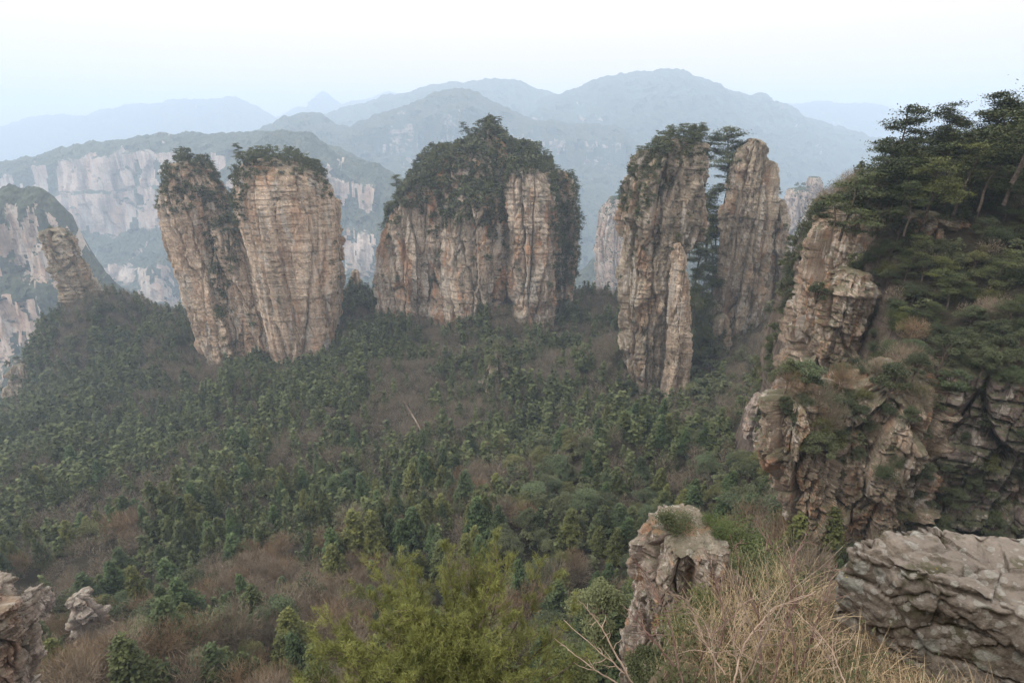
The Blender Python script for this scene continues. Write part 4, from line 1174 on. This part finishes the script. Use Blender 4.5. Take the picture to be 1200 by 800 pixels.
# ------------------------------------------------------------------ dry grass and bare brambles on the ledge
def blades(n, seed, dmin=.25, dmax=.6, box=None):
    r = np.random.default_rng(seed)
    Vs, Qs, o = [], [], 0
    cl = r.uniform([.95, 2.0], [2.6, 3.0], (90, 2)); cl = cl[(cl[:, 0] > 1.15) | (r.random(90) < .4)]
    if box: cl = r.uniform(box[0], box[1], (160, 2))
    k = 9
    for i in range(n):
        c = cl[r.integers(len(cl))]
        x, y = c + r.normal(0, .07, 2)
        z = float(lz_(x, y))
        if z < -3.7 or (x > (2.12 if not box else 2.6) + .3 * (y - 2.0)): continue
        L = r.uniform(dmin, dmax) * (.45 + .55 * min(1, max(0, (x - .9) / .6))) * (1 if r.random() > .12 else 1.35)
        a = r.normal(math.pi * .75 if r.random() < .6 else .3, 1.2)
        lean = r.uniform(.15, .95); droop = r.uniform(.2, 1.1)
        d = np.array([math.cos(a) * lean, math.sin(a) * lean, 1.0]); d /= np.linalg.norm(d)
        P = []; p = np.array([x, y, z - .02])
        for s in range(k):
            P.append(p.copy()); d = d + np.array([math.cos(a) * .10, math.sin(a) * .10, -.22]) * droop * (s / k) + r.normal(0, .04, 3)
            d /= np.linalg.norm(d); p = p + d * L / k
        P = np.array(P); wd = np.linspace(1, .15, k)[:, None] * r.uniform(.0011, .0027)
        T = np.gradient(P, axis=0); S = np.cross(T, -P); S /= np.maximum(np.linalg.norm(S, axis=1, keepdims=True), 1e-9)
        ro = r.normal(0, .6); S = S * math.cos(ro) + np.cross(S, T / np.linalg.norm(T, axis=1, keepdims=True)) * math.sin(ro)
        V = np.stack([P - S * wd, P + S * wd], 1).reshape(-1, 3)
        q = np.arange(k - 1) * 2
        Vs.append(V); Qs.append(np.stack([q, q + 1, q + 3, q + 2], 1) + o); o += len(V)
    return np.concatenate(Vs), np.concatenate(Qs)
def straw_mat():
    m, t, b = nodes('straw'); g = G(t); P = g.pos()
    c = g.ramp(g.noise(P, 9, 3, .6), [(.3, (.16, .105, .06)), (.45, (.34, .25, .145)), (.6, (.50, .40, .25)), (.75, (.22, .12, .085))])
    g.l(c, b.inputs['Base Color']); b.inputs['Roughness'].default_value = .7
    return m
M['straw'] = straw_mat()
V, Q = blades(1700, 5)
V2, Q2 = blades(2000, 15, .08, .24, ([1.3, 1.75], [2.75, 2.55]))
V, Q = join([(V, Q), (V2, Q2)])
tag(ob('dry_grass', mesh_np('dry_grass', V, Q, M['straw'], smooth=True)), 'tangle of dry straw-coloured grass on the ledge left of the boulder', 'grass', kind='stuff')

def bramble(pts_list, seed, label, mat, r0=.0055, sub=7, subL=.22):
    r = np.random.default_rng(seed)
    e = None
    for pts in pts_list:
        W = np.array([at(p[0], p[1], p[2] * .82) for p in pts])
        t = np.linspace(0, 1, len(W)); tt = np.linspace(0, 1, 26)
        C = np.stack([np.interp(tt, t, W[:, i]) for i in range(3)], 1)
        for _ in range(3): C[1:-1] = (C[:-2] + 2 * C[1:-1] + C[2:]) / 4
        C[1:] += np.cumsum(r.normal(0, .0035, (25, 3)), 0) * .8
        if e is None:
            root = C[0].copy()
            e = bpy.data.objects.new('bare_bush', None); COL.objects.link(e); e.location = [float(v) for v in root]; e.empty_display_size = .1
        Vs, Qs = tube(C, np.linspace(r0, r0 * .3, 26), 5)
        st = ob('stem', mesh_np('stem', Vs - root, Qs, mat, smooth=True), e)
        tw = []
        for j in range(sub):
            s = int(r.integers(5, 24)); p = C[s]; T = C[min(s + 1, 25)] - C[s - 1]; T /= np.linalg.norm(T)
            d = T + r.normal(0, .75, 3); d /= np.linalg.norm(d)
            L = subL * r.uniform(.3, 1.0) * (1.2 - s / 26); q = [p]
            for u in range(6):
                d = d + r.normal(0, .16, 3); d /= np.linalg.norm(d); q.append(q[-1] + d * L / 6)
            tw.append(tube(q, np.linspace(r0 * .45, r0 * .18, 7), 4))
            if r.random() < .6:
                d2 = d + r.normal(0, .6, 3); d2 /= np.linalg.norm(d2)
                tw.append(tube([q[3], q[3] + d2 * L * .2, q[3] + d2 * L * .4 + r.normal(0, .01, 3)], [r0 * .3, r0 * .25, r0 * .15], 4))
        Vs, Qs = join(tw); ob('twigs', mesh_np('twigs', Vs - root, Qs, mat, smooth=True), st)
    tag(e, label, 'bush')
M['redtwig'] = flat_mat('red_twig', (.11, .06, .05), (.22, .155, .13), 14)
M['paletwig'] = flat_mat('pale_twig', (.26, .19, .14), (.42, .32, .25), 14)
bramble([[(760, 830, 2.3), (735, 790, 2.35), (700, 760, 2.4), (662, 725, 2.5)], [(745, 815, 2.35), (700, 782, 2.4), (648, 742, 2.5)], [(735, 790, 2.35), (700, 730, 2.5), (680, 705, 2.55)]], 1,
        'pale bare twigs reaching left above the pine, left of the grass', M['paletwig'], .006, 6, .2)
bramble([[(800, 800, 2.4), (790, 740, 2.6), (775, 700, 2.7), (745, 655, 2.8)], [(830, 800, 2.4), (850, 730, 2.6), (840, 680, 2.8), (828, 640, 2.9)], [(815, 800, 2.5), (830, 745, 2.6), (880, 700, 2.7)], [(790, 780, 2.45), (760, 740, 2.55), (725, 700, 2.7)]], 2,
        'dark red bramble stems rising before the hollow rock stack', M['redtwig'], .0065, 14, .30)
bramble([[(905, 800, 2.4), (915, 740, 2.6), (935, 690, 2.8), (905, 640, 2.9), (888, 610, 3.0)], [(935, 790, 2.4), (925, 720, 2.6), (928, 660, 2.8), (945, 620, 2.9)], [(890, 800, 2.4), (890, 730, 2.6), (865, 670, 2.8), (850, 625, 2.9)], [(940, 780, 2.5), (960, 720, 2.6), (985, 660, 2.7)]], 3,
        'reddish bare bush standing tallest in the grass near the boulder', M['redtwig'], .0065, 15, .32)
bramble([[(860, 800, 2.3), (870, 750, 2.5), (905, 705, 2.6), (955, 690, 2.7)], [(850, 790, 2.3), (820, 740, 2.5), (800, 690, 2.6)], [(870, 800, 2.4), (860, 740, 2.6), (872, 680, 2.7)], [(990, 800, 2.3), (975, 760, 2.45), (930, 715, 2.6)]], 4,
        'pale tangled bare bush in the middle of the dry grass', M['paletwig'], .006, 18, .34)

# low green growth between the grass clumps
def undergrowth():
    r = np.random.default_rng(8); C = []
    for i in range(120):
        x, y = r.uniform([.9, 1.9], [2.45, 3.1])
        z = float(lz_(x, y))
        if z < -3.8: continue
        n = 60; hh = r.uniform(.06, .22)
        C.append(np.array([x, y, z]) + np.abs(r.normal(size=(n, 3))) * [0, 0, hh] + r.normal(size=(n, 3)) * [.06, .06, .01])
    C = np.concatenate(C)
    V, Q = leaf_quads(C, r.uniform(.008, .018, len(C)), r, .4, 2.2)
    tag(ob('undergrowth', mesh_np('undergrowth', V, Q, M['undergrowth'])), 'low green leaves growing among the dry grass', 'undergrowth', kind='stuff')
undergrowth()
# ------------------------------------------------------------------ bright pine top below the viewpoint
def near_pine():
    r = np.random.default_rng(33)
    base = np.array([-1.45, 7.4, -14.5]); topz = -9.95
    root = bpy.data.objects.new('pine_tree', None); COL.objects.link(root); root.location = [float(v) for v in base]
    H = topz - base[2]
    tr = tube([(0, 0, -.8), (.05, 0, H * .4), (-.05, .05, H * .75), (0, 0, H * .97)], [.16, .12, .07, .02], 8)
    br, tips = [], []
    for i in range(130):
        t = r.uniform(.30, 1.0) if i < 100 else r.uniform(.90, 1.0)
        z0 = H * t; a = r.random() * 6.28
        L = (3.9 * (1 - t) ** .42 + .5) * r.uniform(.7, 1.15) * (1 if i < 100 else .45)
        p0 = np.array([0, 0, z0 * .97]); pts = [p0]; d = np.array([math.cos(a), math.sin(a), .25])
        nseg = 9
        for s in range(nseg):
            d = d + np.array([0, 0, .06]) + r.normal(0, .10, 3); dd = d / np.linalg.norm(d)
            pts.append(pts[-1] + dd * L / nseg)
            if s >= 2:
                for q in range(3):
                    sd2 = dd + r.normal(0, .8, 3); sd2[2] += .5; sd2 /= np.linalg.norm(sd2)
                    l2 = r.uniform(.15, .5)
                    e = pts[-1] + sd2 * l2
                    br.append(tube([pts[-1], (pts[-1] + e) / 2 + r.normal(0, .02, 3), e], [.012, .009, .006], 4))
                    for u in np.linspace(.35, 1, 3): tips.append((pts[-1] + (e - pts[-1]) * u, sd2))
        tips.append((pts[-1], dd))
        br.append(tube(pts, np.linspace(.04, .008, len(pts)), 5))
    TP = np.array([p for p, _ in tips]); TD = np.array([d for _, d in tips])
    nn = 30
    C = np.repeat(TP, nn, 0) + r.normal(0, .035, (len(TP) * nn, 3)); D_ = np.repeat(TD, nn, 0) * .7 + r.normal(0, .65, (len(TP) * nn, 3)); D_[:, 2] += .25
    D_ /= np.linalg.norm(D_, axis=1, keepdims=True)
    S = np.cross(D_, r.normal(size=D_.shape)); S /= np.linalg.norm(S, axis=1, keepdims=True)
    L = r.uniform(.06, .12, (len(C), 1)); wd = r.uniform(.003, .0055, (len(C), 1))
    V = np.stack([C - S * wd, C + S * wd, C + D_ * L + S * wd * .5, C + D_ * L - S * wd * .5], 1).reshape(-1, 3)
    ob('needles', mesh_np('needles', V, np.arange(len(V)).reshape(-1, 4), M['nearpine']), root)
    Vb, Qb = join(br); ob('branches', mesh_np('branches', Vb, Qb, M['bark']), root)
    ob('trunk', mesh_np('trunk', tr[0], tr[1], M['bark']), root)
    tag(root, 'bright yellow-green pine top filling the bottom centre just below the viewpoint', 'pine tree')
M['nearpine'] = leaf_mat('bright_pine_needles', (.065, .078, .022), (.24, .25, .068), 2.2, 5)
near_pine()

# fine-leaved bushes close under the viewpoint
FINE = {}
def near_bush(nm, fn, seed, px, py, D, h, wd, label, mat, cat, dens, tone=(1, 1, 1, 1)):
    key = (fn.__name__, seed, dens)
    (V, Q), (TV, TQ) = fn(seed, dens)
    p = at(px, py, D)
    root = bpy.data.objects.new(nm, None); COL.objects.link(root)
    root.location = [float(p[0]), float(p[1]), float(p[2] - h)]; root.scale = (wd, wd, h)
    c = ob('foliage', mesh_np('foliage', V, Q, mat), root); c.color = tone
    ob('stem', mesh_np('stem', TV, TQ, M['bark']), root)
    tag(root, label, cat)
near_bush('broadleaf_tree', t_broad, 401, 708, 688, 19, 5.2, 5.0, 'round grey-green evergreen beside the hollow rock stack', M['broad'], 'broadleaf tree', 9, (1.35, 1.35, 1.3, 1))
near_bush('broadleaf_tree', t_broad, 402, 770, 770, 14, 3.4, 3.4, 'dark evergreen at the foot of the hollow rock stack', M['broad'], 'broadleaf tree', 9, (.8, .85, .75, 1))
near_bush('broadleaf_tree', t_broad, 403, 660, 760, 13, 3.2, 3.2, 'low evergreen between the bright pine and the hollow rock stack', M['broad'], 'broadleaf tree', 9, (1, 1.05, .8, 1))
bramble([[(840, 800, 2.2), (835, 740, 2.4), (800, 700, 2.5), (770, 690, 2.6)], [(870, 800, 2.2), (895, 750, 2.3), (925, 700, 2.5), (990, 640, 2.7)], [(900, 800, 2.3), (880, 740, 2.4), (845, 665, 2.6), (812, 640, 2.7)], [(880, 790, 2.2), (900, 720, 2.4), (895, 650, 2.6)]], 9,
        'grey-brown forked bush arching over the right side of the dry grass', M['bark2'], .0042, 18, .26)
near_bush('shrub', t_shrub, 411, 890, 640, 17, 3.6, 4.4, 'bright green bush right of the hollow rock stack', M['nearshrub'], 'shrub', 10)
near_bush('shrub', t_shrub, 412, 945, 655, 15, 3.6, 3.8, 'bright green bush behind the left rim of the lichen boulder', M['nearshrub'], 'shrub', 10, (.85, .95, .85, 1))
near_bush('shrub', t_shrub, 413, 860, 600, 21, 3.2, 4.0, 'green bush behind and right of the hollow rock stack top', M['nearshrub'], 'shrub', 10, (.8, .85, .7, 1))
near_bush('shrub', t_shrub, 414, 798, 592, 17.0, 1.3, 1.9, 'small green bush growing on top of the hollow rock stack', M['nearshrub'], 'shrub', 6, (.7, .7, .75, 1))
near_bush('shrub', t_shrub, 415, 842, 600, 16.8, 1.3, 1.5, 'small dark bush on the right shoulder of the hollow rock stack', M['nearshrub'], 'shrub', 6, (.75, .85, .7, 1))
near_bush('shrub', t_shrub, 416, 830, 690, 13.5, 2.6, 3.0, 'yellow-green bush directly behind the dry grass', M['nearshrub'], 'shrub', 8, (1.1, 1.05, .8, 1))
near_bush('shrub', t_shrub, 417, 985, 690, 12, 2.6, 3.0, 'dark bush in the gap left of the lichen boulder', M['nearshrub'], 'shrub', 8, (.7, .8, .75, 1))

# fallen trunks on the slope
def trunk(a, b, label, r_=.35):
    A, B = at(*a), at(*b)
    A[2] = terrain([A[0]], [A[1]])[0] + 1.6; B[2] = terrain([B[0]], [B[1]])[0] + 1.6
    mid = (A + B) / 2 + [.4, 0, .5]
    V, Q = tube([A, mid, B], [r_, r_ * .8, r_ * .4], 6)
    tag(ob('fallen_trunk', mesh_np('fallen_trunk', V - A, Q, M['bark2']), loc=A), label, 'fallen trunk')
trunk((474, 478, 205), (507, 546, 150), 'long pale fallen trunk lying down the slope below the central butte', .4)
trunk((528, 585, 118), (534, 614, 104), 'short pale fallen trunk lower down the slope among firs', .3)

# ------------------------------------------------------------------ haze
def haze():
    x0, x1, y0, y1, z0, z1 = -12200, 12200, -900, 9600, -613.5, 460
    V = np.array([(x, y, z) for z in (z0, z1) for y in (y0, y1) for x in (x0, x1)], float)
    Q = np.array([[0, 2, 3, 1], [4, 5, 7, 6], [0, 1, 5, 4], [2, 6, 7, 3], [0, 4, 6, 2], [1, 3, 7, 5]])
    m = bpy.data.materials.new('haze'); m.use_nodes = True; t = m.node_tree; t.nodes.clear()
    out = t.nodes.new('ShaderNodeOutputMaterial'); v = t.nodes.new('ShaderNodeVolumePrincipled')
    v.inputs['Color'].default_value = (.67, .825, 1.0, 1)
    v.inputs['Density'].default_value = HAZE
    v.inputs['Anisotropy'].default_value = 0.0
    t.links.new(v.outputs[0], out.inputs['Volume'])
    o = ob('haze', mesh_np('haze', V, Q, m))
    tag(o, 'pale blue haze filling the valley and fading the far mountains', 'haze', kind='stuff')
haze()
